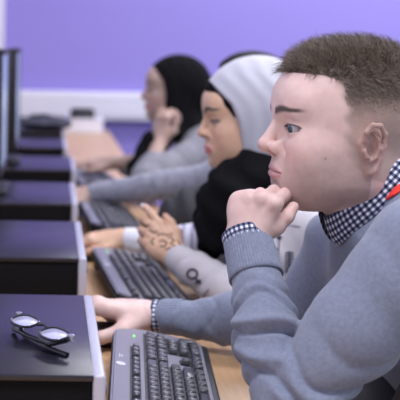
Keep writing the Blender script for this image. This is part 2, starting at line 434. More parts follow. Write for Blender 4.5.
# ------------------------------------------------------------------ hands
FL = [(.043, .026, .020), (.047, .029, .022), (.044, .027, .021), (.034, .021, .018)]     # index..little
class Hand:
    """W wrist, fwd to the knuckles, nrm out of the back of the hand; thumb: +1/-1 which side along nrm x fwd"""
    def __init__(s, W, fwd, nrm, side, curl=(.3, .5, .3), size=1., spread=.10, thumb=None, curls=None, rw=.026, arm=None, ra=.034, palm_len=.088):
        f = unit(fwd); n = unit(np.asarray(nrm) - np.dot(nrm, f) * f); a = np.cross(n, f) * side
        s.f, s.n, s.a, s.W, s.size = f, n, a, np.asarray(W, float), size
        k = size; s.fingers = []; s.mcp = []; s.nails = []
        for i in range(4):
            off = (.027, .009, -.010, -.027)[i]; L = (palm_len, palm_len + .002, palm_len - .004, palm_len - .013)[i]
            m = s.W + k * (f * L + a * off + n * (.004, .007, .005, .000)[i])
            c = (curls[i] if curls else curl); an = 0; pts = [m]; fd = unit(f + a * (.5, .12, -.25, -.62)[i] * spread * 4 * .5)
            for j in range(3):
                an += c[j]; dirn = fd * math.cos(an) - n * math.sin(an)
                pts.append(pts[-1] + k * FL[i][j] * dirn)
            s.fingers.append((pts, [k * r for r in ((.0098, .0088, .0078, .0066), (.0100, .0090, .0080, .0068), (.0095, .0085, .0075, .0064), (.0086, .0075, .0067, .0058))[i]]))
            s.mcp.append(m)
            s.nails.append((pts[-1] - k * .005 * dirn + k * (.0062) * (n * math.cos(an) + fd * math.sin(an)), dirn, n * math.cos(an) + fd * math.sin(an)))
        t = thumb or [(.022, .020, -.008), (.052, .042, -.012), (.080, .050, -.014), (.103, .052, -.014)]
        tp = [s.W + k * (f * x[0] + a * x[1] + n * x[2]) for x in t]
        s.thumb = (tp, [k * .0150, k * .0118, k * .0102, k * .0078])
        s.rw = rw; s.arm = None if arm is None else np.asarray(arm, float); s.ra = ra
    def sdf(s, p):
        k = s.size
        d = None
        for i in range(4):
            st = s.W + k * (s.f * .012 + s.a * (.013, .005, -.005, -.013)[i])
            c = cone(p, st, s.mcp[i] - s.n * k * .003, k * .0150, k * (.0125, .0128, .012, .0112)[i])
            d = c if d is None else smin(d, c, .012 * k)
        d = smin(d, cone(p, s.W - s.f * .004, s.W + s.f * .02 * k, s.rw * .88, .020 * k), .018)
        d = smin(d, cone(p, s.W + k * (s.f * .030 + s.a * .016 - s.n * .008), s.thumb[0][1], .016 * k, .012 * k), .012)
        d = smin(d, ell(p, s.W + k * (s.f * .045 - s.a * .018 - s.n * .008), (.022 * k,) * 3), .02)
        fg = None
        for pts, rs in s.fingers:
            c = chain(p, pts, rs, .003)
            for j, q in enumerate(pts[:3]): c = smin(c, np.sqrt(((p - (q + s.n * (.001 if j else .002)).astype(np.float32)) ** 2).sum(1)) - rs[j] * 1.02, .003)
            fg = c if fg is None else smin(fg, c, .0022)
        d = smin(d, fg, .007 * k)
        d = smin(d, chain(p, s.thumb[0], s.thumb[1], .004), .009 * k)
        for i in range(4):                                            # tendon ridges
            d = smin(d, cone(p, s.W + k * (s.f * .03 + s.a * (.009, .003, -.003, -.009)[i] + s.n * .009), s.mcp[i] + s.n * k * .006, k * .002, k * .0035), .006)
        if s.arm is not None: d = smin(d, cone(p, s.W, s.arm, s.rw * .9, s.ra), .014)
        return d
    def box(s, pad=.03):
        A = np.array([q for pts, _ in s.fingers for q in pts] + list(s.thumb[0]) + [s.W] + ([s.arm] if s.arm is not None else []))
        return A.min(0) - pad - s.ra * .5, A.max(0) + pad + s.ra * .5
    def mesh(s, h=.0016):
        lo, hi = s.box(); return mesh_sdf(s.sdf, lo, hi, h)
    def tone(s, p, base, red=(.62, .25, .2)):
        c = np.tile(np.asarray(base, float), (len(p), 1))
        for pts, rs in s.fingers:
            for q in pts[:4]: c = lerp(c, red, .22 * np.exp(-(((p - q) ** 2).sum(1)) / (.009 ** 2)))
        for q in s.thumb[0][1:]: c = lerp(c, red, .22 * np.exp(-(((p - q) ** 2).sum(1)) / (.010 ** 2)))
        return c
    def nail_meshes(s, parent, m, idx=(0, 1, 2, 3)):
        for i in idx:
            c, dr, up = s.nails[i]; k = s.size; sd = np.cross(up, dr); vs = []; fs = []
            for u in range(5):
                for v in range(5):
                    x = (u / 4 - .5) * 2; y = (v / 4 - .5) * 2
                    w = .0052 * math.sqrt(max(0, 1 - .25 * x * x))
                    vs.append(c + k * (dr * (.0062 * x) + sd * (w * y) + up * (.0012 - .0022 * y * y)))
            for u in range(4):
                for v in range(4): fs.append((u * 5 + v, u * 5 + v + 1, u * 5 + v + 6, u * 5 + v + 5))
            raw('fingernail', vs, fs, m, parent)

def lofted(name, rings, m, parent, closed=True, uv=None, tone=None):
    R = np.asarray(rings, float); a, n = R.shape[:2]; vs = R.reshape(-1, 3); fs = []
    for i in range(a - 1):
        for k in range(n if closed else n - 1): fs.append((i * n + k, (i + 1) * n + k, (i + 1) * n + (k + 1) % n, i * n + (k + 1) % n))
    return raw(name, vs, fs, m, parent, uv=uv)
def solidify(o, t, off=0):
    md = o.modifiers.new('thickness', 'SOLIDIFY'); md.thickness = t; md.offset = off; return o
def perp(ax, ref=(0, -1, 0)):
    ax = unit(ax); a = unit(np.asarray(ref) - np.dot(ref, ax) * ax); return a, np.cross(ax, a)
def sleeve_cuff(name, A, B, ra, rb, m, parent, uvn=(26, 3), ribs=0, amp=.0006, seg=None, t=.0022, flat=1.0, ref=(0, -1, 0), bulge=0.):
    """tube of cloth around the segment A-B"""
    a, b = perp(B - A, ref); n = seg or (ribs * 4 if ribs else 64); R = []; uv = []; rows = 10
    for i in range(rows + 1):
        t_ = i / rows; c = A + (B - A) * t_; r = ra + (rb - ra) * t_ + bulge * math.sin(PI * t_)
        row = []
        for k in range(n + 1):
            an = 2 * PI * k / n; rr = r + (amp * math.cos(an * ribs) if ribs else 0)
            row.append(c + (a * math.cos(an) * flat + b * math.sin(an)) * rr); uv.append((k / n * uvn[0], t_ * uvn[1]))
        R.append(row)
    o = lofted(name, R, m, parent, closed=False, uv=uv); solidify(o, t, -1 if False else 0); return o
# ------------------------------------------------------------------ the man in front
def torso_fn(nb, sL, sR, pel, rs=.075, fem=False):
    """nb neck base, sL/sR shoulders, pel pelvis"""
    nb, sL, sR, pel = [np.asarray(v, float) for v in (nb, sL, sR, pel)]
    mid = (sL + sR) / 2; ax = unit(mid - pel); up = mid - ax * .10
    y = V(0, 1, 0)
    w = abs(sR[1] - sL[1]) / 2
    def fn(p):
        d = cone(p, sL, sR, rs, rs)
        d = smin(d, cone(p, up - y * w * .42, up + y * w * .42, rs * 1.35, rs * 1.35), .06)
        lo = pel + ax * .12
        d = smin(d, cone(p, lo - y * .055, lo + y * .055, .105, .105), .10)
        d = smin(d, cone(p, lo - y * .05, up - y * .06, .105, .115), .05)
        d = smin(d, cone(p, lo + y * .05, up + y * .06, .105, .115), .05)
        d = smin(d, cone(p, pel - y * .07, pel + y * .07, .105, .105), .06)
        d = smin(d, cone(p, mid + ax * .01, nb, .07, .055), .06)
        return d
    return fn
def legs(parent, pel, knees, feet, m_tr, m_shoe):
    fs = []
    for s, kn, ft in zip((-1, 1), knees, feet):
        hip = np.asarray(pel) + V(-.02, s * .085, -.02)
        fs.append((hip, np.asarray(kn), np.asarray(ft)))
    def fn(p):
        d = cone(p, np.asarray(pel) + V(0, -.07, .02), np.asarray(pel) + V(0, .07, .02), .115, .115)
        for h, k, f in fs:
            d = smin(d, cone(p, h, k, .088, .062), .03); d = smin(d, cone(p, k, f + V(.01, 0, .06), .060, .047), .02)
        return d
    A = np.array([q for t in fs for q in t] + [np.asarray(pel)])
    v, q = mesh_sdf(fn, A.min(0) - .16, A.max(0) + .16, .009, n=12)
    raw('trousers', v, q, m_tr, parent)
    for h, k, f in fs:
        def sf(p, f=f):
            d = cone(p, f + V(-.02, 0, .035 - .0), f + V(-.15, 0, .030), .036, .034)
            d = smin(d, cone(p, f + V(.03, 0, .04), f + V(-.02, 0, .06), .036, .038), .03)
            return smax(d, (f[2] + .004) - p[:, 2], .004)
        v, q = mesh_sdf(sf, f + V(-.22, -.08, -.02), f + V(.12, .08, .14), .006, n=12)
        raw('shoe', v, q, m_shoe, parent)

man = empty('person', (.66, 1.40, 0.))
tag(man, 'young man with short brown hair, grey sweater and checked collar, resting chin on hand', 'person')
HF = Frame(P(352, 147, 1.40), yaw=3, pitch=0, roll=0, scale=1.0)

# --- left hand under the chin
LW = P(246, 243, 1.35)
LH = Hand(LW, V(.24, -.02, 1), V(-.52, -.85, .0), -1, curls=[(1.25, 1.45, .9), (1.35, 1.45, .9), (1.42, 1.45, .9), (1.5, 1.4, .9)], palm_len=.070, spread=.03, rw=.027, arm=P(262, 300, 1.30), ra=.020, size=.86,
          thumb=[(.020, .016, -.008), (.036, .032, -.016), (.054, .043, -.022), (.070, .047, -.030)])
# --- right hand on the mouse
RW = P(150, 316, 1.68)
RH = Hand(RW, V(-1, -.02, .15), V(.05, .16, 1), 1, curls=[(.30, .35, .2), (.32, .35, .25), (.35, .4, .25), (.4, .45, .3)], spread=.06, rw=.0205, arm=P(215, 320, 1.66), ra=.020, size=.97,
          thumb=[(.020, .020, -.010), (.048, .042, -.028), (.080, .049, -.042), (.106, .043, -.048)])
SKIN = (.73, .52, .47)
def scalp_mask(q):
    """0..1 where hair grows, and hair length"""
    f, s, u = q[:, 0], np.abs(q[:, 1]), q[:, 2]
    fb = np.interp(u, [-.07, -.045, -.02, .01, .03, .055, .075, .090, .096, .101, .2], [-.045, -.025, .020, .030, .031, .030, .034, .040, .055, .13, .2])
    # at the middle the hairline sits higher than at the temples
    m = sstep(-.007, .006, fb - f + .003 * np.sin(u * 260 + s * 300) * np.sin(s * 190 + 1))
    m = m * sstep(-.100, -.075, u)
    ln = np.interp(u, [-.08, .0, .045, .07, .095, .12], [.0016, .0022, .0032, .0060, .016, .0245])
    ln = ln * (1 + .25 * sstep(.05, .09, f) * (u > .09))
    return m, ln
def TIN(p): return torso_fn(P(392, 215, 1.40) + V(.03, 0, -.02), SLJ + V(.05, .05, -.02), SRJ + V(.04, -.03, -.02), PEL, .05)(p) + .022
def man_skin():
    L = []
    hl = lambda p: head_sdf(HF.loc(p))
    c = HF.o
    a = mesh_sdf(hl, c + V(-.16, -.12, -.20), c + V(.13, .12, .16), .00135)
    global HEADM; HEADM = a
    q = HF.loc(a[0]); m, ln = scalp_mask(q)
    tone = face_tone(q, SKIN, (.55, .28, .27), (.075, .048, .036), 1., hair=np.array([.29, .215, .17]) + (np.array([.09, .062, .045]) - np.array([.29, .215, .17])) * sstep(.045, .085, q[:, 2])[:, None], hairmask=m * np.interp(q[:, 2], [-.08, .0, .06, .10], [.35, .62, .85, .97]), stubble=.45)
    dot = np.exp(-(((q[:, 0] - .057) ** 2 + (q[:, 2] + .0087) ** 2) / .0014 ** 2)) * (q[:, 1] < 0); tone = lerp(tone, (.22, .12, .10), .8 * dot)
    tone = lerp(tone, (.16, .08, .06), .8 * blob(q, (.055, -.070, -.030), (.010, .02, .0016)) * 0)
    L.append(a); T = [tone]
    for h, hh in ((LH, .0014), (RH, .0016)):
        a = h.mesh(hh); L.append(a); T.append(h.tone(a[0], SKIN))
    # the body inside the clothes
    a = mesh_sdf(TIN, V(.2, 1.1, .35), V(1.0, 1.75, 1.1), .014, n=12); L.append(a); T.append(np.tile(SKIN, (len(a[0]), 1)))
    v, f = join_meshes(L)
    return raw('body', v, f, skin_mat('skin_man'), man, tone=np.concatenate(T))
# joints of the arms
ELB = P(285, 410, 1.215); SLJ = P(422, 250, 1.215); WR = LW + V(.002, 0, -.012)
SRJ = P(344, 250, 1.58); ERB = P(303, 322, 1.60); RWR = RW + V(.012, 0, 0)
PEL = V(.74, 1.42, .50)
man_body = man_skin()
eyeballs(HF, man, (.055, .085, .12), (.50, .46, .47), gaze=(-.26, -.10))
LH.nail_meshes(man, mat('nail', (.66, .42, .38), .3), (0,)); RH.nail_meshes(man, mat('nail2', (.70, .46, .42), .3), (0, 1, 2))

# --- sweater
rng = np.random.RandomState(4)
def folds(p, a, b, spec):
    """raised rolls of cloth across a limb a-b: spec rows (t, height, width, tilt-f, tilt-s)"""
    a = np.asarray(a, np.float32); b = np.asarray(b, np.float32)
    t = along(p, a, b); ax = unit(b - a); e1, e2 = perp(ax)
    r = p - a; x = r @ e1.astype(np.float32); y = r @ e2.astype(np.float32); n = np.sqrt(x * x + y * y) + 1e-6; x /= n; y /= n
    o = np.zeros(len(p), np.float32); Lg = float(np.linalg.norm(b - a))
    for t0, hgt, w, tx, ty, ph, dirx, diry in spec:
        mask = .35 + .65 * np.clip(x * dirx + y * diry, 0, 1)
        s_ = (t - t0) * Lg + tx * x + ty * y + .005 * np.sin(3 * np.arctan2(y, x) + ph)
        o += hgt * mask * (np.exp(-(s_ / w) ** 2) - .75 * np.exp(-((s_ - 1.35 * w) / (.42 * w)) ** 2))
    return o
FA = [(.17, .0075, .007, .010, .004, .3, 0, 0), (.28, .0105, .008, .014, .010, 1.3, 0, 0), (.42, .0085, .008, -.012, .012, 2.3, 1, 0), (.55, .0105, .009, .018, .016, 4.3, 0, 0), (.70, .0085, .009, -.012, .020, 3.1, 1, .3), (.82, .0105, .010, .012, .020, .9, 0, 0)]
UA = [(.12, .0090, .009, .020, -.012, .4, 1, 0), (.25, .0070, .010, .024, -.016, 2., 1, 0), (.42, .0030, .016, .03, -.02, 1., 1, .3), (.65, .0028, .018, -.02, .03, 3., .5, 0)]
CUFF0 = LW + V(.002, 0, .004); CUFFD = unit(ELB - LW)
C1 = CUFF0 + CUFFD * .047
RD = unit(ERB - RW); R0 = RW + RD * .023
RA = [(.12, .003, .009, .01, .01, 1., 0, 0), (.25, .004, .010, -.012, .014, .2, 0, 0), (.38, .0035, .009, .014, -.01, 2.2, 0, 0), (.52, .005, .010, -.012, .016, 4.2, 0, 0), (.68, .005, .010, .014, .01, 5., 0, 0), (.84, .006, .010, .014, .01, 3., 0, 0)]
TOR = torso_fn(P(392, 205, 1.40) + V(.03, 0, -.01), SLJ + V(.04, .035, .003), SRJ + V(.02, -.01, -.01), PEL + V(0, 0, .05), .058)
CC = P(371, 175, 1.40)                                        # collar ring
CE1 = unit(V(-.68, 0, -.73)); CAX = unit(V(.73, 0, -.68)); EL = 1.40
NCK = CC + CE1 * .01
def sweater_fn(p):
    fa = smin(cone(p, C1 - CUFFD * .004, C1 + (ELB - C1) * .5, .0305, .0370), cone(p, C1 + (ELB - C1) * .5, ELB, .0370, .036), .02) - folds(p, C1, ELB, FA)
    ua = smin(cone(p, ELB + V(.003, 0, .004), ELB + (SLJ - ELB) * .5, .036, .050), cone(p, ELB + (SLJ - ELB) * .5, SLJ, .050, .062), .02) - folds(p, ELB, SLJ, UA)
    d = smin(fa, ua, .005)
    ra = cone(p, R0, R0 + (ERB - R0) * .55, .0245, .037)
    ra = smin(ra, cone(p, R0 + (ERB - R0) * .55, ERB, .037, .044), .02) - folds(p, R0, ERB, RA)
    ra = smin(ra, cone(p, ERB, SRJ, .045, .062), .02)
    t = TOR(p)
    t = smin(t, ra, .03)
    t = smin(t, cone(p, CC + CAX * .055 + CE1 * .005, CC + CAX * .10, .064, .095), .05)
    t -= .0030 * np.sin(p[:, 0] * 38 + p[:, 2] * 60 + 2 * np.sin(p[:, 1] * 22))
    d = smin(d, t, .012)
    # neckline: cut away everything above the collar line
    r = p - (CC).astype(np.float32)
    ax = r @ CAX.astype(np.float32); e1c = r @ CE1.astype(np.float32); rad = np.sqrt((e1c / EL) ** 2 + r[:, 1] ** 2)
    hole = np.maximum(rad - .0655, ax - .06)
    d = smax(d, -hole, .004)
    ceil = .016 - ax - (rad - .065) * .5
    d = np.where(rad < .100, smax(d, np.minimum(ceil, .100 - rad), .004), d)
    # wrist openings
    return d
sv, sf = mesh_sdf(sweater_fn, V(.10, 1.06, .33), V(1.02, 1.78, 1.10), .0026)
M_SW = knit_mat('grey_sweater', (.220, .248, .330))
sw = raw('sweater', sv, sf, M_SW, man)
M_RIB = knit_mat('sweater_rib', (.220, .248, .330))
sleeve_cuff('sweater_cuff', CUFF0, C1 + CUFFD * .006, .0298, .0330, M_RIB, man, ribs=54, amp=.0006, ref=(-.8, -.6, 0), flat=1.0)
sleeve_cuff('sweater_cuff', R0 - RD * .003, R0 + RD * .028, .0258, .0270, M_RIB, man, ribs=32, amp=.0006)
M_GING = gingham_mat('checked_shirt')
sleeve_cuff('shirt_cuff', CUFF0 - CUFFD * .0085, CUFF0 + CUFFD * .02, .0312, .0285, M_GING, man, uvn=(30, 4.), ref=(-.8, -.6, 0))
sleeve_cuff('shirt_cuff', R0 - RD * .017, R0 + RD * .01, .0250, .0240, M_GING, man, uvn=(22, 3.4))
# knit seam along the neckline
def collar():
    R = []; uv = []; rows = 8; N = 96
    for i in range(rows + 1):
        t = i / rows; row = []
        for k in range(N + 1):
            an = math.radians(-168) + math.radians(336) * k / N       # 0 = front
            an2 = an + PI                                              # opening at the front
            e = CE1 * EL * math.cos(an2) + V(0, 1, 0) * math.sin(an2)
            pf = max(0., -math.cos(an)) ** 6                       # nearer the front
            hgt = -.010 + (.030 + .010 * pf) * t
            rr = .0600 + .0065 * math.sin(min(1, t * 1.3) * PI / 2) + .004 * t + .002 * pf
            row.append(CC + e * rr + CAX * hgt); uv.append((k / N * 62, t * 5.))
        R.append(row)
    o = lofted('shirt_collar', R, M_GING, man, closed=False, uv=uv); solidify(o, .0018)
    R = []
    for i in range(4):                                                 # inner stand
        row = []
        for k in range(65):
            an = 2 * PI * k / 64; e = CE1 * EL * math.cos(an) + V(0, 1, 0) * math.sin(an)
            row.append(CC + e * (.0590 + .0005 * i) + CAX * (-.009 + .018 * i))
        R.append(row)
    o = lofted('collar_stand', R, M_GING, man, closed=False, uv=[((k / 64) * 60, i * 2.) for i in range(4) for k in range(65)])
collar()
legs(man, PEL, [V(.30, 1.30, .53), V(.30, 1.53, .53)], [V(.34, 1.28, 0.), V(.36, 1.56, 0.)], mat('dark_trousers', (.035, .035, .045), .85, bump=.5, bscale=600), mat('black_shoe', (.02, .02, .022), .4))

# --- hair
def man_hair():
    me = man_body.data
    q = None
    # roots: scatter over the head skin mesh
    hv, hf = HEADM
    tri = hf[:, [0, 1, 2]]; c = hv[hf].mean(1); A = np.linalg.norm(np.cross(hv[hf[:, 1]] - hv[hf[:, 0]], hv[hf[:, 3]] - hv[hf[:, 0]]), axis=1)
    n = np.cross(hv[hf[:, 2]] - hv[hf[:, 0]], hv[hf[:, 3]] - hv[hf[:, 1]]); n /= np.linalg.norm(n, axis=1)[:, None] + 1e-12
    ql = HF.loc(c); m, ln = scalp_mask(ql); ctr = HF.w(0, 0, .03)
    n *= np.sign(((c - ctr) * n).sum(1))[:, None]
    ear = (np.abs(ql[:, 1]) > .0775) & (ql[:, 2] < .045) & (ql[:, 2] > -.05)
    w = A * (m > .35) * np.where(ear, 0, 1) * np.where(ql[:, 2] > .08, 1.3, 2.6)
    rg = np.random.RandomState(7); NS = 46000
    ids = rg.choice(len(c), NS, p=w / w.sum())
    u = rg.rand(NS, 1); v = rg.rand(NS, 1)
    a, b, cc, dd = [hv[hf[ids, k]] for k in range(4)]
    root = (a * (1 - u) + b * u) * (1 - v) + (dd * (1 - u) + cc * u) * v
    nn = n[ids]; L = ln[ids] * (.65 + .6 * rg.rand(NS)); loc = HF.loc(root)
    # flow: forward/up quiff on top, back and down at the sides
    fr = HF.B
    top = sstep(.075, .115, loc[:, 2])[:, None]
    front = sstep(.02, .10, loc[:, 0])[:, None]
    side = np.sign(loc[:, 1])[:, None]
    flow_top = fr[:, 0] * (.1 + .15 * front) + fr[:, 1] * .45 + fr[:, 2] * (.15 + .35 * front)
    flow_side = -fr[:, 0] * .75 - fr[:, 2] * .55
    fl = flow_top * top + flow_side * (1 - top) + rg.randn(NS, 3) * .28
    # clump
    ph = np.sin(loc[:, 0] * 300 + 3 * np.sin(loc[:, 1] * 140))[:, None] * .6
    fl += fr[:, 2] * ph * top
    fl -= (fl * nn).sum(1)[:, None] * nn * .9; fl /= np.linalg.norm(fl, axis=1)[:, None] + 1e-9
    lift = np.where(loc[:, 2] > .09, 1.15, .55)[:, None]
    seg = 4; pts = [root - nn * .001]; d = nn * lift + fl * .55
    for j in range(seg):
        d = d + fl * .38; d /= np.linalg.norm(d, axis=1)[:, None]
        pts.append(pts[-1] + d * (L / seg)[:, None])
    wd = np.interp(loc[:, 2], [.05, .09], [.00020, .00040])[:, None]
    sd = np.cross(d, nn); sd /= np.linalg.norm(sd, axis=1)[:, None] + 1e-9; sd2 = np.cross(sd, d)
    vs = []; 
    for j, pnt in enumerate(pts):
        r = wd * (1 - j / (seg + .3))
        for k in range(3):
            an = 2 * PI * k / 3; vs.append(pnt + (sd * math.cos(an) + sd2 * math.sin(an)) * r)
    VV = np.stack(vs, 1)                                           # NS, 15, 3
    base = (np.arange(NS) * 3 * (seg + 1))[:, None]; F_ = []
    for j in range(seg):
        for k in range(3): F_.append(base + np.array([[j * 3 + k, j * 3 + (k + 1) % 3, (j + 1) * 3 + (k + 1) % 3, (j + 1) * 3 + k]]))
    F_ = np.stack(F_, 1).reshape(-1, 4)
    sh = rg.rand(NS, 1); col = np.array([.034, .024, .017]) * (1 - sh) + np.array([.29, .215, .15]) * sh ** 1.5
    low = 1 - sstep(.045, .085, loc[:, 2:3]); col = col * (1 - low) + np.array([.23, .165, .125]) * low
    tone = np.repeat(col[:, None, :], 3 * (seg + 1), 1).reshape(-1, 3)
    m_, nt, bb = new_mat('brown_hair'); at = nt.nodes.new('ShaderNodeVertexColor'); at.layer_name = 'tone'; nt.links.new(at.outputs['Color'], bb.inputs['Base Color']); bb.inputs['Roughness'].default_value = .45
    raw('hair', VV.reshape(-1, 3), F_, m_, man, tone=tone)
man_hair()
print('man', time.time() - T0)
# ------------------------------------------------------------------ hijabs and the three people behind
def cloth_noise(p, a=.0025, k=1.):
    x, y, z = p[:, 0] * k, p[:, 1] * k, p[:, 2] * k
    return a * (np.sin(x * 45 + 3 * np.sin(z * 21 + y * 10)) * .6 + np.sin(y * 52 + z * 30 + 2 * np.sin(x * 30)) * .4)
def limb(p, a, b, ra, rb, sp): return cone(p, a, b, ra, rb) - folds(p, a, b, sp)
SPEC = [(.15, .004, .010, .012, .01, .5, 0, 0), (.32, .005, .011, -.014, .012, 1.5, 0, 0), (.5, .005, .012, .014, .012, 2.5, 0, 0), (.68, .005, .011, -.014, .016, 4., 0, 0), (.85, .006, .012, .012, .01, 5., 0, 0)]

# === woman in the light grey hijab ==========================================================
w2 = empty('person', (.62, 2.06, 0.))
tag(w2, 'woman in pale grey hijab with black scarf, typing at her keyboard beside the man', 'person')
F2 = Frame(P(255, 128, 2.08), yaw=3, pitch=7, scale=.93)
SK2 = (.72, .455, .31)
SL2, EL2, WL2 = P(283, 232, 1.93), P(247, 303, 1.88), P(176, 257, 1.98)
SR2, ER2, WR2 = P(262, 222, 2.24), P(222, 258, 2.28), P(124, 239, 2.33)
PEL2 = V(.70, 2.08, .50)
NB2 = P(262, 195, 2.08)
LH2 = Hand(WL2, unit(V(-.48, .50, .44)), V(-.42, -.60, .68), 1, curls=[(.15, .35, .2), (.45, .7, .4), (.6, .8, .5), (.7, .9, .5)], spread=.08, rw=.022, arm=P(185, 262, 1.97), ra=.024, size=.86)
LH2.__init__(WL2, unit(V(-.48, .50, .44)), V(-.42, -.60, .68), -1 if LH2.a[1] < 0 else 1, curls=[(.15, .35, .2), (.45, .7, .4), (.6, .8, .5), (.7, .9, .5)], spread=.08, rw=.022, arm=P(196, 268, 1.95), ra=.022, size=.82)
RH2 = Hand(WR2, V(-1, .05, -.05), V(.0, -.15, 1), 1, curls=[(.25, .4, .3), (.3, .4, .3), (.35, .4, .3), (.4, .4, .3)], spread=.08, rw=.021, arm=P(150, 246, 2.32), ra=.022, size=.84)
def person_body(fr, hands, torso, skin, parent, mname, fem=True, lip=(.55, .09, .14), brow=(.03, .018, .015), h=.0022, brt=1., hairkw=dict(arch=.008, lk=1.4, browz=.0465)):
    L, T = [], []
    c = fr.o
    a = mesh_sdf(lambda p: head_sdf(fr.loc(p), fem) * fr.k, c + V(-.15, -.11, -.17), c + V(.13, .11, .14), h)
    L.append(a); T.append(face_tone(fr.loc(a[0]), skin, lip, brow, brt, **hairkw))
    for hd in hands:
        a = hd.mesh(.0020); L.append(a); T.append(hd.tone(a[0], skin, (.5, .2, .15)))
    a = mesh_sdf(lambda p: torso(p) + .024, c + V(-.35, -.35, -.75), c + V(.55, .35, .05), .016, n=12); L.append(a); T.append(np.tile(skin, (len(a[0]), 1)))
    v, f = join_meshes(L)
    return raw('body', v, f, skin_mat(mname), parent, tone=np.concatenate(T))
T2 = torso_fn(NB2, SL2, SR2, PEL2, .058)
b2 = person_body(F2, [LH2, RH2], T2, SK2, w2, 'skin_tan')
eyeballs(F2, w2, (.035, .018, .012), (.30, .26, .26), gaze=(.0, -.28))
LH2.nail_meshes(w2, mat('white_nail', (.85, .85, .88), .25), (0, 1, 2, 3))

def sweat2(p):
    d = smin(T2(p), cone(p, SL2, EL2, .062, .046) - folds(p, SL2, EL2, SPEC), .03)
    fa = limb(p, EL2, WL2 + unit(EL2 - WL2) * .012, .046, .0295, SPEC)
    d = smin(d, fa, .010)
    d = smin(d, cone(p, SR2, ER2, .058, .045), .03)
    d = smin(d, limb(p, ER2, WR2 + unit(ER2 - WR2) * .035, .044, .029, SPEC), .02)
    return d - cloth_noise(p, .002)
v, f = mesh_sdf(sweat2, V(.10, 1.72, .36), V(1.0, 2.48, 1.08), .0045)
M_SS = mat('pale_sweatshirt', (.56, .53, .56), .9, bump=.3, bscale=700, var=.06, vscale=20, sheen=.2, spec=.2)
ss = raw('sweatshirt', v, f, M_SS, w2)
sleeve_cuff('white_cuff', WR2 + unit(ER2 - WR2) * .0, WR2 + unit(ER2 - WR2) * .042, .0245, .030, mat('white_cloth', (.80, .80, .88), .8), w2)

def hijab_fn(fr, edge, drape, top=.012, back=.0, low=-.12, wid=0.):
    """cloth around head and neck; edge(u) = how far forward it reaches"""
    def fn(p0):
        q = fr.loc(p0)
        x, y, z = q[:, 0], q[:, 1], q[:, 2]
        d = ell(q, (-.010, 0, .050), (.100 + top, .077 + top * 1.2, .087 + top))
        d = smin(d, ell(q, (-.055 - back, 0, .010), (.060, .062, .060)), .04)
        d = smin(d, ell(q, (.020, 0, -.010), (.066, .076 + wid, .085)), .03)
        d = smin(d, ell(q, (.035, 0, .040), (.060, .072, .070)), .03)
        d = smin(d, cone(q, (-.004, 0, -.05), drape, .066 + wid, .080 + wid), .04)
        e = edge(z)
        d = d - .0011 * np.sin((x - e) * 170 + z * 4 + .8 * np.sin(z * 18)) * sstep(.0, .05, np.abs(y))
        d = smax(d, (x - e) * .95, .006)
        d = smax(d, low - z, .012)
        return d * fr.k
    return fn
def drape_build(name, fn, c, r, h, m, parent):
    v, f = mesh_sdf(fn, np.asarray(c) - r, np.asarray(c) + r, h); return raw(name, v, f, m, parent)
e2 = lambda z: np.interp(z, [-.11, -.075, -.05, -.02, .02, .06, .085, .12], [.030, .038, .044, .046, .049, .060, .077, .098])
M_H2 = mat('pale_grey_hijab', (.53, .535, .60), .8, bump=.25, bscale=900, sheen=.2, spec=.2)
drape_build('hijab', hijab_fn(F2, e2, (-.045, 0, -.13), top=.017, back=.006, wid=.004, low=-.13), F2.w(0, 0, -.02), V(.20, .16, .20), .0028, M_H2, w2)
# black under-cap showing at the temple
def cap_fn(p0):
    q = F2.loc(p0); x, y, z = q.T
    d = ell(q, (-.008, 0, .050), (.1045, .0805, .0905)); d = smin(d, ell(q, (.037, 0, .066), (.0625, .064, .062)), .03)
    return smax(smax(d, x - np.interp(z, [.02, .05, .07, .10, .13], [.052, .066, .086, .104, .11]), .003), .030 - z, .003) * F2.k
drape_build('under_cap', cap_fn, F2.w(0, 0, .06), V(.14, .12, .12), .003, mat('black_cloth', (.008, .008, .010), 1., spec=.1), w2)
# black scarf wound round the neck and hanging down the chest
S2 = [P(*t) for t in ((242, 180, 2.03), (230, 198, 1.98), (222, 222, 1.98), (214, 243, 2.02))]
def scarf_fn(p):
    d = chain(p, S2, [.042, .048, .040, .030], .03)
    for yy in (1.99, 2.17):
        d = smin(d, cone(p, P(240, 180, yy), P(284, 172, yy), .032, .036), .025)
    d = smin(d, cone(p, P(236, 180, 2.08), P(266, 168, 2.08), .046, .068), .03)
    d = smin(d, chain(p, [P(250, 172, 2.02), P(236, 202, 1.96), P(222, 236, 1.97)], [.040, .034, .020], .02), .03)
    d = smin(d, chain(p, [P(233, 184, 2.14), P(214, 208, 2.10), P(210, 240, 2.10)], [.05, .036, .03], .02), .03)
    return d - .0045 * np.sin(p[:, 0] * 70 + p[:, 2] * 95 + 2 * np.sin(p[:, 1] * 30)) * 1.0
v, f = mesh_sdf(scarf_fn, V(.20, 1.82, .72), V(.60, 2.36, 1.06), .0040)
raw('black_scarf', v, f, mat('black_scarf', (.006, .006, .007), 1., bump=.4, bscale=400, spec=.1), w2)
legs(w2, PEL2, [V(.30, 1.98, .53), V(.30, 2.20, .53)], [V(.36, 1.96, 0), V(.36, 2.22, 0)], mat('blue_jeans', (.03, .04, .08), .9), mat('white_trainer', (.6, .6, .62), .5))

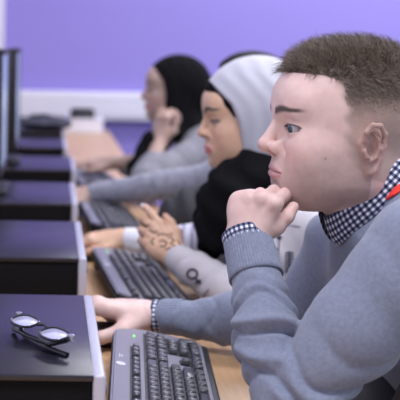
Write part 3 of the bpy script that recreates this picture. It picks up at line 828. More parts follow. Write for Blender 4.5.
def stripes_mat(name):
    m, nt, b = new_mat(name); uv = nt.nodes.new('ShaderNodeUVMap'); sp = nt.nodes.new('ShaderNodeSeparateXYZ'); L = nt.links.new; L(uv.outputs['UV'], sp.inputs[0])
    fr = nt.nodes.new('ShaderNodeMath'); fr.operation = 'FRACT'; L(sp.outputs['Y'], fr.inputs[0]); cr = nt.nodes.new('ShaderNodeValToRGB'); cr.color_ramp.interpolation = 'CONSTANT'
    cr.color_ramp.elements[0].color = (.72, .72, .82, 1); cr.color_ramp.elements[1].color = (.30, .26, .42, 1); cr.color_ramp.elements[1].position = .72
    L(fr.outputs[0], cr.inputs[0]); L(cr.outputs[0], b.inputs['Base Color']); b.inputs['Roughness'].default_value = .85; return m
sleeve_cuff('striped_sleeve', P(158, 244, 2.24), P(204, 246, 2.22), .030, .052, stripes_mat('striped_cloth'), w2, uvn=(1, 5), amp=.0)
# printed marks on the sweatshirt: ribbons of ink laid on the cloth
def printed(name, target_v, target_f, strokes, width, m, parent, lift=.0012):
    """strokes: lists of (px,py); each is cast on to the cloth and becomes a thin raised print"""
    bvh = BVHTree.FromPolygons([tuple(x) for x in target_v], [tuple(map(int, q)) for q in target_f])
    camp = Vector((0, 0, CAMZ)); vs, fs = [], []
    for st in strokes:
        pts = []
        w_ = width
        if isinstance(st, tuple): st, w_ = st
        fine = []
        for i in range(len(st) - 1):
            for k in range(4): fine.append((st[i][0] + (st[i + 1][0] - st[i][0]) * k / 4, st[i][1] + (st[i + 1][1] - st[i][1]) * k / 4))
        fine.append(st[-1])
        for px, py in fine:
            d = Vector(P(px, py, 1.)) - camp; d.normalize()
            h = bvh.ray_cast(camp, d)
            if h[0] is None: continue
            nrm = h[1] if h[1].dot(d) < 0 else -h[1]
            pts.append((h[0] + nrm * lift, nrm))
        if len(pts) < 2: continue
        b0 = len(vs)
        for i, (q, n_) in enumerate(pts):
            t = (pts[min(i + 1, len(pts) - 1)][0] - pts[max(i - 1, 0)][0]).normalized(); s_ = n_.cross(t).normalized() * w_ / 2
            vs += [q - s_ - n_ * .002, q - s_, q + s_, q + s_ - n_ * .002]
        for i in range(len(pts) - 1):
            for k in range(3): fs.append((b0 + i * 4 + k, b0 + i * 4 + k + 1, b0 + i * 4 + k + 5, b0 + i * 4 + k + 4))
    if vs: raw(name, [tuple(q) for q in vs], fs, m, parent, smooth=False)
printed('red_lanyard', sv, sf, [[(380, 203.5), (388, 198), (395, 193), (404, 186)]], .011, mat('red_ribbon', (.85, .045, .03), .6), man, lift=.003)
tag(bpy.data.objects['red_lanyard'], 'red ribbon showing just below the collar')
SSV, SSF = mesh_sdf(sweat2, V(.10, 1.72, .55), V(.72, 2.30, 1.04), .006)
INK = mat('print_ink', (.030, .030, .055), .8)
def circ(cx, cy, rx, ry, n=14, a0=0, rot=0): return [(cx + rx * math.cos(a0 + 2 * PI * k / n), cy + ry * math.sin(a0 + 2 * PI * k / n)) for k in range(n + 1)]
printed('printed_female_sign', SSV, SSF, [circ(192.5, 274, 5., 4.6), [(195.5, 278), (201, 284)], [(195.5, 283.5), (201, 280)]], .0042, INK, w2)
printed('printed_female_sign', SSV, SSF, [circ(175, 293.5, 4.5, 1.8), [(179, 292.5), (190, 289)], [(184, 288), (187, 293)]], .0036, INK, w2)
printed('printed_line', SSV, SSF, [[(209, 289), (204, 296), (203, 303)]], .0016, INK, w2)
printed('printed_line', SSV, SSF, [[(276, 224), (285, 225), (300, 227)]], .0016, INK, w2)
def leafy(x, y, n, s):
    st = [([(x, y), (x + .5, y + n * 3.2 * s)], .0020)]
    for k in range(n):
        yy = y + 3.2 * s * (k + .4)
        st.append(([(x, yy), (x - 4.5 * s, yy + 1.5 * s)], .0026)); st.append(([(x, yy), (x + 4.5 * s, yy + 1.0 * s)], .0026))
    return st
printed('printed_leaf', SSV, SSF, leafy(289, 251, 7, .95), .004, INK, w2)
printed('printed_leaf', SSV, SSF, [([(277, 236), (281, 239)], .007), ([(279, 237), (278, 262)], .0016), ([(278, 250), (274, 247)], .002)], .004, INK, w2)
for st_ in ([(277, 283), (284, 281)], [(275, 288), (286, 286)], [(262, 252), (263, 256)]): printed('printed_leaf', SSV, SSF, [(st_, .0045)], .004, INK, w2)
# henna on the left hand
hv, hf_ = LH2.mesh(.004)
HEN = mat('henna', (.075, .030, .022), .7)
henna = [[(x + 7, y + 4) for x, y in st_] for st_ in [[(152, 238), (156, 236), (160, 239), (157, 243), (153, 242)], [(160, 234), (164, 233), (167, 237), (163, 240)], [(150, 231), (155, 230), (160, 231), (166, 230)], [(158, 246), (163, 244), (167, 246), (166, 250)],
         [(142, 226), (147, 229), (151, 227)], [(165, 241), (170, 243), (168, 247)], [(147, 234), (144, 238), (147, 241)], [(134, 220), (139, 222), (143, 221)], [(162, 250), (166, 253), (170, 251)], [(170, 236), (173, 240), (172, 244)]]]
printed('henna_pattern', hv, hf_, henna, .0028, HEN, w2, lift=.0006)

# === woman in the black hijab ==============================================================
w3 = empty('person', (.66, 3.40, 0.))
tag(w3, 'woman in black hijab and grey top, hand raised to her cheek', 'person')
F3 = Frame(P(176, 97, 3.42), yaw=3, pitch=1, scale=.93)
SK3 = (.50, .34, .28)
SL3, EL3, WL3 = P(205, 152, 3.25), P(147, 181, 3.12), P(160, 141, 3.24)
SR3, ER3, WR3 = P(196, 146, 3.55), P(165, 172, 3.60), P(112, 163, 3.52)
PEL3 = V(.78, 3.42, .50); NB3 = P(195, 135, 3.42)
LH3 = Hand(WL3, V(.12, .10, 1), V(-.75, -.65, .1), -1, curls=[(.9, 1.1, .6), (.9, 1.2, .6), (.9, 1.2, .6), (.3, .6, .4)], spread=.10, rw=.022, arm=P(149, 172, 3.14), ra=.028, size=.82,
           thumb=[(.02, .026, -.01), (.045, .045, -.02), (.075, .050, -.02), (.098, .050, -.02)])
RH3 = Hand(WR3, V(-1, -.02, -.03), V(0, -.15, 1), 1, curls=[(.2, .3, .2)] * 4, spread=.08, rw=.021, arm=P(135, 162, 3.53), ra=.026, size=.86)
T3 = torso_fn(NB3, SL3, SR3, PEL3, .06)
person_body(F3, [LH3, RH3], T3, SK3, w3, 'skin_third', h=.003)
eyeballs(F3, w3, (.03, .02, .015), (.5, .47, .47), gaze=(0, -.2))
def top3(p):
    d = smin(T3(p), limb(p, SL3, EL3, .060, .048, SPEC), .03)
    d = smin(d, limb(p, EL3, EL3 + (WL3 - EL3) * .38, .048, .042, SPEC), .01)
    d = smin(d, cone(p, SR3, ER3, .056, .045), .03); d = smin(d, limb(p, ER3, ER3 + (WR3 - ER3) * .72, .044, .034, SPEC), .02)
    return d - cloth_noise(p, .003)
v, f = mesh_sdf(top3, V(.22, 2.98, .36), V(1.05, 3.78, 1.05), .007, n=16)
raw('top', v, f, mat('grey_jersey', (.255, .25, .285), .9, bump=.3, var=.08, vscale=60), w3)
e3 = lambda z: np.interp(z, [-.11, -.07, -.03, .02, .06, .09, .12], [.040, .052, .050, .048, .056, .075, .095])
M_BH = mat('black_hijab', (.008, .008, .009), 1., bump=.3, bscale=300, spec=.1)
drape_build('hijab', hijab_fn(F3, e3, (-.030, 0, -.13), top=.013, back=.012, wid=.008, low=-.15), F3.w(0, 0, -.02), V(.20, .17, .20), .004, M_BH, w3)
SC3 = [P(*t) for t in ((172, 128, 3.36), (152, 146, 3.26), (138, 166, 3.24), (128, 190, 3.24))]
v, f = mesh_sdf(lambda p: chain(p, SC3, [.045, .036, .026, .020], .03) - .003 * np.sin(p[:, 2] * 90 + p[:, 0] * 60), V(.15, 3.12, .68), V(.50, 3.46, 1.02), .006)
raw('hijab_end', v, f, M_BH, w3)
legs(w3, PEL3, [V(.36, 3.32, .53), V(.36, 3.54, .53)], [V(.40, 3.30, 0), V(.40, 3.56, 0)], mat('black_trousers', (.02, .02, .024), .9), mat('black_pump', (.02, .02, .02), .4))

# === person leaning back between them ======================================================
p4 = empty('person', (.70, 2.72, 0.))
tag(p4, 'dark-haired person in grey knit top, mostly hidden behind the pale grey hijab', 'person')
F4 = Frame(P(253, 105, 2.70), yaw=0, pitch=-2, scale=.90)
SL4, EL4, WL4 = P(262, 155, 2.53), V(.70, 2.46, .74), V(.52, 2.58, .66)
SR4, ER4, WR4 = P(252, 148, 2.86), P(214, 180, 2.84), P(92, 194, 2.95)
PEL4 = V(.78, 2.72, .50); NB4 = P(268, 132, 2.70)
LH4 = Hand(WL4, V(-1, .3, -.15), V(0, -.1, 1), -1, curls=[(.3, .4, .3)] * 4, rw=.022, size=.88, arm=V(.58, 2.55, .68), ra=.026)
RH4 = Hand(WR4, V(-1, -.02, -.08), V(0, -.15, 1), 1, curls=[(.3, .5, .3)] * 4, rw=.023, size=.92, arm=P(130, 190, 2.92), ra=.026)
T4 = torso_fn(NB4, SL4, SR4, PEL4, .06)
def hair4(p0):
    q = F4.loc(p0); x, y, z = q.T
    d = ell(q, (-.008, 0, .058), (.108, .084, .094)); d = smin(d, ell(q, (.030, 0, .085), (.075, .066, .055)), .03)
    d = smax(d, x - np.interp(z, [-.07, -.03, .02, .06, .09, .12], [-.03, .0, .02, .04, .085, .12]), .006)
    return (smax(d, -.07 - z, .006) - .0025 * np.sin(x * 260 + 3 * np.sin(y * 120)) * sstep(0, .05, z)) * F4.k
person_body(F4, [LH4, RH4], T4, (.52, .35, .29), p4, 'skin_fourth', fem=False, h=.004, lip=(.45, .2, .19))
eyeballs(F4, p4, (.03, .02, .015), (.5, .47, .47))
v, f = mesh_sdf(hair4, F4.o - .16, F4.o + .18, .004); raw('hair', v, f, mat('dark_hair', (.012, .009, .009), .6, bump=.5, bscale=300, spec=.25), p4)
def top4(p):
    d = smin(T4(p), limb(p, SL4, EL4, .060, .046, SPEC), .03); d = smin(d, limb(p, EL4, WL4, .045, .032, SPEC), .01)
    S5 = [(t, h * 1.7, w * .8, a, b, c, d, e) for t, h, w, a, b, c, d, e in SPEC] + [(.23, .005, .010, .012, .01, 3.5, 0, 0), (.41, .006, .010, -.012, .01, 2.5, 0, 0), (.6, .006, .010, .012, .01, .7, 0, 0)]
    d = smin(d, limb(p, SR4, ER4, .058, .048, SPEC), .03); d = smin(d, limb(p, ER4, WR4 + unit(ER4 - WR4) * .01, .048, .030, S5), .02)
    return d - cloth_noise(p, .002)
v, f = mesh_sdf(top4, V(.10, 2.38, .36), V(1.05, 3.10, 1.08), .006, n=16)
raw('knit_top', v, f, knit_mat('grey_marl', (.30, .305, .375), var=.25, fine=500), p4)
STR = P(176, 213, 2.47); 
def jk(p):
    d = chain(p, [P(172, 217, 2.50), P(192, 214, 2.48), P(225, 214, 2.50)], [.040, .055, .06], .03)
    d = smin(d, chain(p, [P(225, 205, 2.52), P(285, 190, 2.60)], [.06, .09], .03), .03)
    return smax(d, DESK + .004 - p[:, 2], .004) - .005 * np.sin(p[:, 0] * 150 + p[:, 2] * 20)
v, f = mesh_sdf(jk, V(.22, 2.36, .70), V(.75, 2.74, .96), .005)
raw('dark_jacket_front', v, f, mat('striped_jacket', (.040, .040, .046), .9), p4)
legs(p4, PEL4, [V(.36, 2.62, .53), V(.36, 2.84, .53)], [V(.40, 2.60, 0), V(.40, 2.86, 0)], mat('charcoal_trousers', (.03, .03, .035), .9), mat('brown_shoe', (.05, .03, .02), .5))
print('people', time.time() - T0)
# ------------------------------------------------------------------ the room
def struct(name, mb, m, parent=None):
    o = mb.build(name, m, parent); 
    if parent is None: o['kind'] = 'structure'
    return o
BY = 6.15
M_WALL = mat('lilac_paint', (.305, .252, .665), .75, bump=.1, bscale=60)
M_WHITE = mat('white_gloss', (.80, .80, .88), .45)
wb = MB(); wb.box((2.2, BY + .06, 1.65), (7.4, .12, 3.3)); o = struct('wall_back', wb, M_WALL)
struct('floor', MB().box((1.6, 2.6, -.03), (5.2 + 1.0, 8.2, .06)), mat('grey_carpet', (.10, .10, .13), .95, bump=1, bscale=300, var=.2, vscale=200))
struct('ceiling', MB().box((1.6, 2.6, 3.23), (6.2, 8.2, .06)), mat('ceiling_white', (.75, .75, .78), .9))
struct('wall_left', MB().box((-.61, 2.6, 1.6), (.08, 8.2, 3.2)), mat('wall_white', (.62, .62, .72), .8))
# window frame at the far left of the back wall
wf = MB()
for c, d in (((-.455, BY - .02, 1.55), (.26, .05, 1.30)),): wf.box(c, d, bev=.006)
t = struct('window_1', wf, mat('frosted_pane', (.72, .76, .95), .25))
fr_ = MB()
for c, d in (((-.305, BY - .03, 1.55), (.05, .07, 1.40)), ((-.545, BY - .03, 1.55), (.05, .07, 1.40)), ((-.41, BY - .03, 2.24), (.32, .07, .06)), ((-.41, BY - .03, .88), (.32, .07, .05))): fr_.box(c, d, bev=.005)
fr_.build('window_frame', M_WHITE, t)
# dado trunking along the back wall, very slightly out of true like the wall
tk = MB(); tk.box((1.0, BY - .035, .855), (3.06, .07, .165), bev=.008); tk.box((1.0, BY - .072, .90), (3.06, .006, .010)); tk.box((1.0, BY - .072, .81), (3.06, .006, .010))
struct('trim_1', tk, M_WHITE)
# double socket and data outlets on the trunking
struct('baseboard_back', MB().box((1.5, BY - .012, .06), (5.8, .024, .12), bev=.004), M_WHITE)

# ------------------------------------------------------------------ desk
M_OAK, nt, bb = new_mat('desk_beech')
tc = nt.nodes.new('ShaderNodeTexCoord'); mp = nt.nodes.new('ShaderNodeMapping'); mp.inputs['Scale'].default_value = (30, 2.2, 1)
n_ = nt.nodes.new('ShaderNodeTexNoise'); n_.inputs['Scale'].default_value = 5; n_.inputs['Detail'].default_value = 8
mx = nt.nodes.new('ShaderNodeMix'); mx.data_type = 'RGBA'; mx.inputs['A'].default_value = (.50, .29, .145, 1); mx.inputs['B'].default_value = (.72, .47, .26, 1)
nt.links.new(tc.outputs['Object'], mp.inputs[0]); nt.links.new(mp.outputs[0], n_.inputs['Vector']); nt.links.new(n_.outputs['Fac'], mx.inputs['Factor']); nt.links.new(mx.outputs['Result'], bb.inputs['Base Color']); bb.inputs['Roughness'].default_value = .35
XE = .326
desk = empty('desk', (0, 3.0, 0)); tag(desk, 'long beech computer bench running along the left wall under all the computers', 'desk')
MB().box((-.107, 0, DESK - .0125), (.866, 5.8, .025), bev=.003).build('desk_top', M_OAK, desk)
M_GM = mat('grey_metal', (.35, .35, .38), .45, metal=.3)
for y in (-2.6, -1.3, 0, 1.3, 2.6):
    MB().box((-.50, y, .35), (.05, .05, .70), bev=.004).build('leg', M_GM, desk); MB().box((.20, y, .35), (.05, .05, .70), bev=.004).build('leg', M_GM, desk)
MB().box((-.51, 0, .45), (.02, 5.3, .35)).build('modesty_panel', mat('panel_grey', (.3, .3, .33), .6), desk)

# ------------------------------------------------------------------ computers
M_CASE = mat('black_case', (.014, .013, .022), .27, bump=.08, bscale=900, spec=.6)
M_CSIDE = mat('black_case_side', (.005, .005, .006), .8, spec=.15)
M_SILV = mat('silver_plastic', (.50, .50, .60), .38, metal=.15)
M_BLK = mat('black_plastic', (.014, .014, .016), .45)
PT = DESK + .103                                               # top of a case
def make_pc():
    r = empty('desktop_computer', (0, 0, DESK))
    m = MB(); m.box((-.196, 0, .055), (.362, .372, .094), bev=.003); 
    for x in (-.30, -.10): 
        for y in (-.15, .15): m.cyl((x, y, 0), (x, y, .010), .012)
    m.build('case', M_CSIDE, r)
    MB().box((-.1955, 0, .0995), (.367, .380, .008), bev=.0025).build('top_cover', M_CASE, r)
    bz = MB().box((-.0065, 0, .054), (.0145, .380, .100), bev=.004, seg=3).build('front_bezel', M_SILV, r)
    fx = .0010
    MB().box((fx, .07, .080), (.003, .15, .018), bev=.001).build('disc_drive', M_BLK, bz)
    MB().cyl((fx - .002, -.15, .078), (fx + .003, -.15, .078), .009).build('power_button', mat('button_grey', (.2, .2, .22), .3), bz)
    v = MB()
    for k in range(9): v.box((fx, .0, .018 + k * .005), (.002, .30, .002))
    v.build('vent_slats', M_BLK, bz)
    pp = MB()
    for k in range(4): pp.box((fx, -.10 + k * .018, .066), (.003, .013, .005))
    pp.build('ports', M_BLK, bz)
    return r
PX = .066
pc_spots = [(PX, 1.18 + .19), (PX, 1.83 + .19), (PX, 2.455 + .19), (PX + .012, 3.12 + .19), (PX - .004, 3.80 + .19), (PX - .004, 4.47 + .19)]
pcl = ['black and silver desktop computer with folded glasses lying on top', 'black and silver desktop computer between the glasses computer and the pale hijab woman\'s mouse',
       'black and silver desktop computer, third along the bench, beyond the tattooed woman\'s mouse hand', 'black and silver desktop computer level with the grey knit sleeve\'s hand, fourth along the bench',
       'black and silver desktop computer, fifth along the bench, just past the black-hijab woman\'s hand', 'black and silver desktop computer at the far end of the bench below the trunking']
pc = make_pc()
for i, (x, y) in enumerate(pc_spots):
    o = pc if i == 0 else copy_tree(pc)
    o.location = (x, y, DESK); o['label'] = pcl[i]; o['category'] = 'computer'; o['group'] = 'desktop computers in a row on the bench'
# ------------------------------------------------------------------ monitors (screens face the users)
M_SCR, nt, bb = new_mat('screen_glow'); bb.inputs['Base Color'].default_value = (.02, .02, .03, 1); bb.inputs['Roughness'].default_value = .25
bb.inputs['Emission Color'].default_value = (.42, .55, .85, 1); bb.inputs['Emission Strength'].default_value = .4
def make_monitor():
    r = empty('monitor', (0, 0, PT))
    MB().box((-.055, 0, .006), (.14, .20, .012), bev=.004).build('foot', M_BLK, r)
    MB().box((-.06, 0, .09), (.030, .07, .17), bev=.006).build('stand', M_BLK, r)
    MB().box((-.013, 0, .205), (.022, .400, .305), bev=.006).build('casing', M_BLK, r)
    b = MB()
    for c, d in (((.000, 0, .0605), (.010, .402, .020)), ((.000, 0, .3505), (.010, .402, .016)), ((.000, -.193, .205), (.010, .016, .305)), ((.000, .193, .205), (.010, .016, .305))): b.box(c, d, bev=.002)
    b.build('bezel', M_BLK, r)
    MB().box((.0005, 0, .206), (.003, .372, .277)).build('screen', M_SCR, r)
    return r
mon = make_monitor()
ml = ['black monitor on the glasses computer, out beyond the picture edge', 'black flat monitor on the second computer, just at the left edge', 'black flat monitor with lit blue screen standing on the third computer',
      'black flat monitor standing on the fourth computer, its edge against the lilac wall', 'black flat monitor standing on the fifth computer', 'black flat monitor on the last computer']
k = 0
for i, (x, y) in enumerate(pc_spots):
    if i == 0 or i > 3: continue
    o = mon if k == 0 else copy_tree(mon); k += 1
    o.location = (x - .186 - (.02 if i == 1 else 0), y + .02, PT - 0); o['label'] = ml[i]; o['category'] = 'monitor'; o['group'] = 'monitors along the bench'

# ------------------------------------------------------------------ keyboards (local: x towards the user, y along the bench)
M_KBG = mat('keyboard_grey', (.185, .18, .235), .42); M_KEY = mat('black_keys', (.055, .055, .068), .28, spec=.8); M_LEG = mat('key_legend', (.62, .62, .66), .6)
M_LED = mat('green_led', (.15, .95, .12), .4, emit=1.2)
KP = .0186
def key_list():
    K = []                                                       # (x centre, y centre, wx, wy, text)
    y0 = -.218; xs = [-.052, -.0285 + .001, -.0285 + .0185, .0085 + .0005, .027, .0455]
    y = y0
    for i, t in enumerate(['Esc', '', 'F1', 'F2', 'F3', 'F4', '', 'F5', 'F6', 'F7', 'F8', '', 'F9', 'F10', 'F11', 'F12']):
        if t: K.append((xs[0], y + .0085, .0125, .0155, t))
        y += KP if t else KP * .62
    rows = ['`1234567890-=', 'QWERTYUIOP[]', "ASDFGHJKL;'#", '\\ZXCVBNM,./']
    st = [0, 1.5, 1.75, 1.25]; 
    for r, row in enumerate(rows):
        if st[r]: K.append((xs[1 + r], y0 + st[r] * KP / 2, .0160, st[r] * KP - .0022, ''))
        for i, t in enumerate(row): K.append((xs[1 + r], y0 + (st[r] + i + .5) * KP, .0160, .0164, t))
        e = st[r] + len(row); 
        if e < 15: K.append((xs[1 + r], y0 + (e + 15) / 2 * KP, .0160, (15 - e) * KP - .0022, ''))
    e = 0
    for wdt in (1.25, 1.25, 1.25, 6.25, 1.25, 1.25, 1.25, 1.25):
        K.append((xs[5], y0 + (e + wdt / 2) * KP, .0160, wdt * KP - .0022, '')); e += wdt
    n0 = y0 + 15.35 * KP
    for r in (1, 2):
        for i in range(3): K.append((xs[r], n0 + (i + .5) * KP, .0160, .0164, [['In', 'Hm', 'PU'], ['De', 'En', 'PD']][r - 1][i]))
    for i in range(3): K.append((xs[0], n0 + (i + .5) * KP, .0125, .0160, 'x'))
    K.append((xs[4], n0 + 1.5 * KP, .0160, .0164, '^'))
    for i in range(3): K.append((xs[5], n0 + (i + .5) * KP, .0160, .0164, '<v>'[i]))
    m0 = n0 + 3.30 * KP
    for r, row in enumerate(['#/*-', '789+', '456', '123', '0 .']):
        for i, t in enumerate(row):
            if t == ' ': continue
            if t == '0': K.append((xs[1 + r], m0 + KP, .0160, 2 * KP - .0022, t)); continue
            K.append((xs[1 + r], m0 + (i + .5) * KP, .0160, .0164, t))
    K.append((xs[4] + KP / 2, m0 + 3.5 * KP, .0345, .0164, ''))
    return K
KEYS = key_list()
def glyph_mesh(items):
    """small printed characters: items (text, x, y, size) -> verts, faces"""
    VV, FF = [], []; cache = {}
    for t, x, y, z, sz in items:
        if t not in cache:
            cu = bpy.data.curves.new('g', 'FONT'); cu.body = t; cu.size = 1; cu.align_x = 'CENTER'; cu.align_y = 'CENTER'; cu.resolution_u = 2
            ob = bpy.data.objects.new('g', cu); me = ob.to_mesh()
            cache[t] = ([v.co.copy() for v in me.vertices], [tuple(p.vertices) for p in me.polygons]); ob.to_mesh_clear(); bpy.data.objects.remove(ob); bpy.data.curves.remove(cu)
        vs, fs = cache[t]; b = len(VV)
        for v in vs: VV.append((x - v.y * sz, y + v.x * sz, z))       # text reads from the user's side (+x is down)
        for f in fs: FF.append(tuple(b + i for i in f))
    return VV, FF
def local_mesh(name, vs, fs, m, parent):
    me = bpy.data.meshes.new(name); me.from_pydata(vs, [], fs); me.materials.append(m); o = bpy.data.objects.new(name, me); SC.objects.link(o); o.parent = parent; return o
def make_keyboard():
    r = empty('keyboard', (0, 0, DESK))
    # body outline: curved short ends, silver strip behind the keys
    def outline(x0, x1, yl, bul, n=9):
        o_ = []
        for i in range(n + 1): t = i / n; o_.append((x1 + (x0 - x1) * t, -yl - bul * math.sin(PI * t) + .022 * max(0, (t - .7) / .3) ** 2))
        for i in range(n + 1): t = i / n; o_.append((x0 + (x1 - x0) * t, yl + bul * math.sin(PI * t) - .022 * max(0, (.3 - t) / .3) ** 2))
        return o_
    MB().prism(outline(-.088, .072, .222, .012), .002, .018, bev=.004).build('base', M_BLK, r)
    MB().prism(outline(-.087, .062, .2215, .008), .016, .0215, bev=.003).build('top_shell', M_KBG, r)
    MB().box((.0665, 0, .014), (.014, .440, .010), bev=.004).build('front_lip', M_BLK, r)
    for yy in (-.17, .17): MB().box((-.074, yy, -.006), (.012, .03, .020), rot=None, bev=.002).build('fold_out_foot', M_BLK, r)
    w = MB()
    n0 = -.218 + 15.35 * KP; m0 = n0 + 3.30 * KP
    for a, b, c, d in ((-.0605, -.0445, -.220, .063), (-.0385, .0550, -.220, .063), (-.0385, -.0005, n0 - .002, n0 + 3 * KP + .001), (.036, .055, n0 - .002, n0 + 3 * KP + .001), (.018, .037, n0 + KP - .001, n0 + 2 * KP + .001), (-.0605, -.0445, n0 - .002, n0 + 3 * KP + .001), (-.0385, .0550, m0 - .002, m0 + 4 * KP + .001)):
        w.box(((a + b) / 2, (c + d) / 2, .0218), (b - a, d - c, .0012))
    w.build('key_wells', M_BLK, r)
    km = MB()
    for x, y, wx, wy, t in KEYS: km.box((x, y, .0255), (wx - .001, wy - .001, .0080), bev=.0016, seg=1, taper=.84)
    ko = km.build('keys', M_KEY, r)
    vs, fs = glyph_mesh([(t if t != '#' else '=', x - .001, y - .001, .02965, .0078 if len(t) == 1 else .0048) for x, y, wx, wy, t in KEYS if t and t not in '^<v>'] )
    local_mesh('key_lettering', vs, fs, M_LEG, ko)
    led = MB()
    led.box((-.0540, m0 + .052, .0218), (.0030, .0070, .0012))
    led.build('indicator_light', M_LED, r)
    lg = MB(); lg.cyl((-.0745, m0 - .095, .0212), (-.0745, m0 - .095, .0220), .0075)
    lg.build('round_emblem', mat('emblem_grey', (.62, .62, .75), .3), r)
    lw = MB()
    for k in range(3): lw.box((-.0770 + k * .0026, m0 - .060, .0217), (.0012, .016 - .004 * k, .0008))
    lw.build('small_print', M_LEG, r)
    return r
kb = make_keyboard()
kbs = [((.160, 1.384), -4.3, 'black and silver keyboard under the man\'s elbow, nearest to the front', True),
       ((.180, 2.035), 4.0, 'black and silver keyboard under the hennaed hand', True), ((.165, 2.76), 3.0, 'black and silver keyboard beyond the hennaed hand, below the grey knit sleeve', True),
       ((.16, 3.46), 2.0, 'dark keyboard at the far computer in front of the black-hijab woman', False)]
for i, ((x, y), rz, lab, _) in enumerate(kbs):
    o = kb if i == 0 else copy_tree(kb)
    o.location = (x, y, DESK); o.location.z = DESK + .0118; o.scale = (.90, 1, 1); o.rotation_euler = Matrix.Rotation(math.radians(rz), 3, 'Z').__matmul__(Matrix.Rotation(math.radians(10), 3, 'Y')).to_euler(); o['label'] = lab; o['category'] = 'keyboard'; o['group'] = 'keyboards on the bench'
# ------------------------------------------------------------------ mice
def make_mouse():
    r = empty('computer_mouse', (0, 0, DESK)); r_ = r
    m = MB(); m.sph((0, 0, .012), 1, (.055, .030, .022), 28)
    for v in m.bm.verts:
        if v.co.z < .001: v.co.z = .001
    m.build('shell', M_BLK, r)
    MB().cyl((-.030, -.003, .027), (-.030, .003, .027), .008).build('scroll_wheel', M_GM, r)
    return r
ms = make_mouse()
for i, (q, lab) in enumerate([(RH.W + RH.f * .078, 'black mouse under the man\'s hand'), (RH2.W + RH2.f * .07, 'black mouse under the hand with the white cuff'), (RH4.W + RH4.f * .08, 'black mouse under the hand of the grey knit sleeve'), (RH3.W + RH3.f * .07, 'black mouse under the far hand of the black-hijab woman')]):
    o = ms if i == 0 else copy_tree(ms)
    o.location = (q[0], q[1] - .004, DESK); o['label'] = lab; o['category'] = 'mouse'; o['group'] = 'mice on the bench'

# ------------------------------------------------------------------ folded glasses
gl = empty('eyeglasses', (-.0095, 1.300, PT)); tag(gl, 'folded black-framed glasses lying on the nearest computer', 'glasses')
M_FR = mat('dark_frame', (.010, .010, .018), .18); M_GL = mat('spectacle_lens', (.55, .55, .78), .04, spec=.8)
gd = unit(V(.0366, -.057, 0)); gd = Vector(gd); gn = Vector((-gd.y, gd.x, 0)) * -1                      # along the front, across
tilt = math.radians(11); up = Vector((0, 0, 1)); dn = gn * -math.cos(tilt) + up * math.sin(tilt)    # lens "up" direction
bc = Vector((0, 0, .021))
def gpt(a, b, c=0.): return bc + gd * a + dn * b + (gd.cross(dn)) * c
for sgn in (-1, 1):
    rim = [gpt(sgn * .034 + .0225 * math.copysign(abs(math.cos(t)) ** .75, math.cos(t)), .0140 * math.copysign(abs(math.sin(t)) ** .8, math.sin(t))) for t in [2 * PI * k / 36 for k in range(36)]]
    rm = MB().tube(rim, .0017, 8, closed=True).build('rim', M_FR, gl)
    b = MB(); c0 = b.bm.verts.new(gpt(sgn * .034, 0, .0012)); vs = [b.bm.verts.new(p) for p in rim]
    for i in range(36): b.bm.faces.new((c0, vs[i], vs[(i + 1) % 36]))
    lo_ = b.build('lens', M_GL, gl); md = lo_.modifiers.new('t', 'SOLIDIFY'); md.thickness = .0014
MB().tube([gpt(-.010, .004), gpt(-.004, .008), gpt(.004, .008), gpt(.010, .004)], .0018).build('bridge', M_FR, gl)
for sgn in (-1, 1):
    h0 = gpt(sgn * .0600, .007)
    m = MB(); m.box(h0, (.0075, .0065, .008), bev=.001, rot=Matrix.Rotation(math.atan2(gd.y, gd.x), 3, 'Z')); m.build('hinge', mat('hinge_metal', (.5, .5, .6), .2, metal=.8), gl)
    zz = .004 + .004 * (sgn > 0); q0 = Vector(h0)
    side = gn * -.012
    pts = [q0, q0 - gd * sgn * .004 + side * .35 * -1 + Vector((0, 0, -.004)), Vector((q0.x, q0.y, zz)) - gd * sgn * .03 + gn * .010, Vector((q0.x, q0.y, zz)) - gd * sgn * .075 + gn * .014, Vector((q0.x, q0.y, zz)) - gd * sgn * .102 + gn * .012, Vector((q0.x, q0.y, zz * .6)) - gd * sgn * .122 + gn * .006]
    MB().tube(pts, [.0030, .0030, .0030, .0028, .0034, .0036], 8).build('temple_arm', M_FR, gl)

# ------------------------------------------------------------------ things at the far end of the bench
def tel():
    t = empty('telephone', (.16, 5.78, DESK)); tag(t, 'dark telephone set on a white box below the trunking at the far end', 'telephone')
    return t
x0 = P(84, 122, 5.70)
bx = empty('storage_box', (x0[0], 5.72, DESK)); tag(bx, 'low white box standing at the far end of the bench', 'box')
MB().box((0, 0, .035), (.20, .20, .070), bev=.005).build('body', M_WHITE, bx); MB().box((0, 0, .075), (.21, .21, .012), bev=.004).build('lid', M_WHITE, bx)
te = empty('telephone', (x0[0] - .01, 5.72, DESK + .081)); tag(te, 'black desk telephone resting on the white box', 'telephone')
MB().box((0, 0, .015), (.14, .16, .030), bev=.006, taper=.85).build('base', M_BLK, te)
h = MB(); h.box((-.0, -.045, .045), (.13, .035, .020), bev=.008); h.box((-.05, -.045, .034), (.03, .04, .02), bev=.006); h.box((.05, -.045, .034), (.03, .04, .02), bev=.006); h.build('handset', M_BLK, te)
kp = MB()
for a in range(3):
    for b_ in range(4): kp.box((-.02 + a * .02, .0 + b_ * .016, .031), (.012, .010, .004))
kp.build('keypad', M_GM, te)
bag = empty('laptop_bag', (-.06, 4.66, PT)); tag(bag, 'dark soft laptop bag lying on the last computer', 'bag')
def bagf(p): 
    d = ell(p, (-.04, 4.66, PT + .028), (.12, .15, .024)); d = smin(d, ell(p, (.02, 4.60, PT + .029), (.07, .09, .022)), .02)
    return d - .004 * np.sin(p[:, 0] * 70 + p[:, 1] * 40)
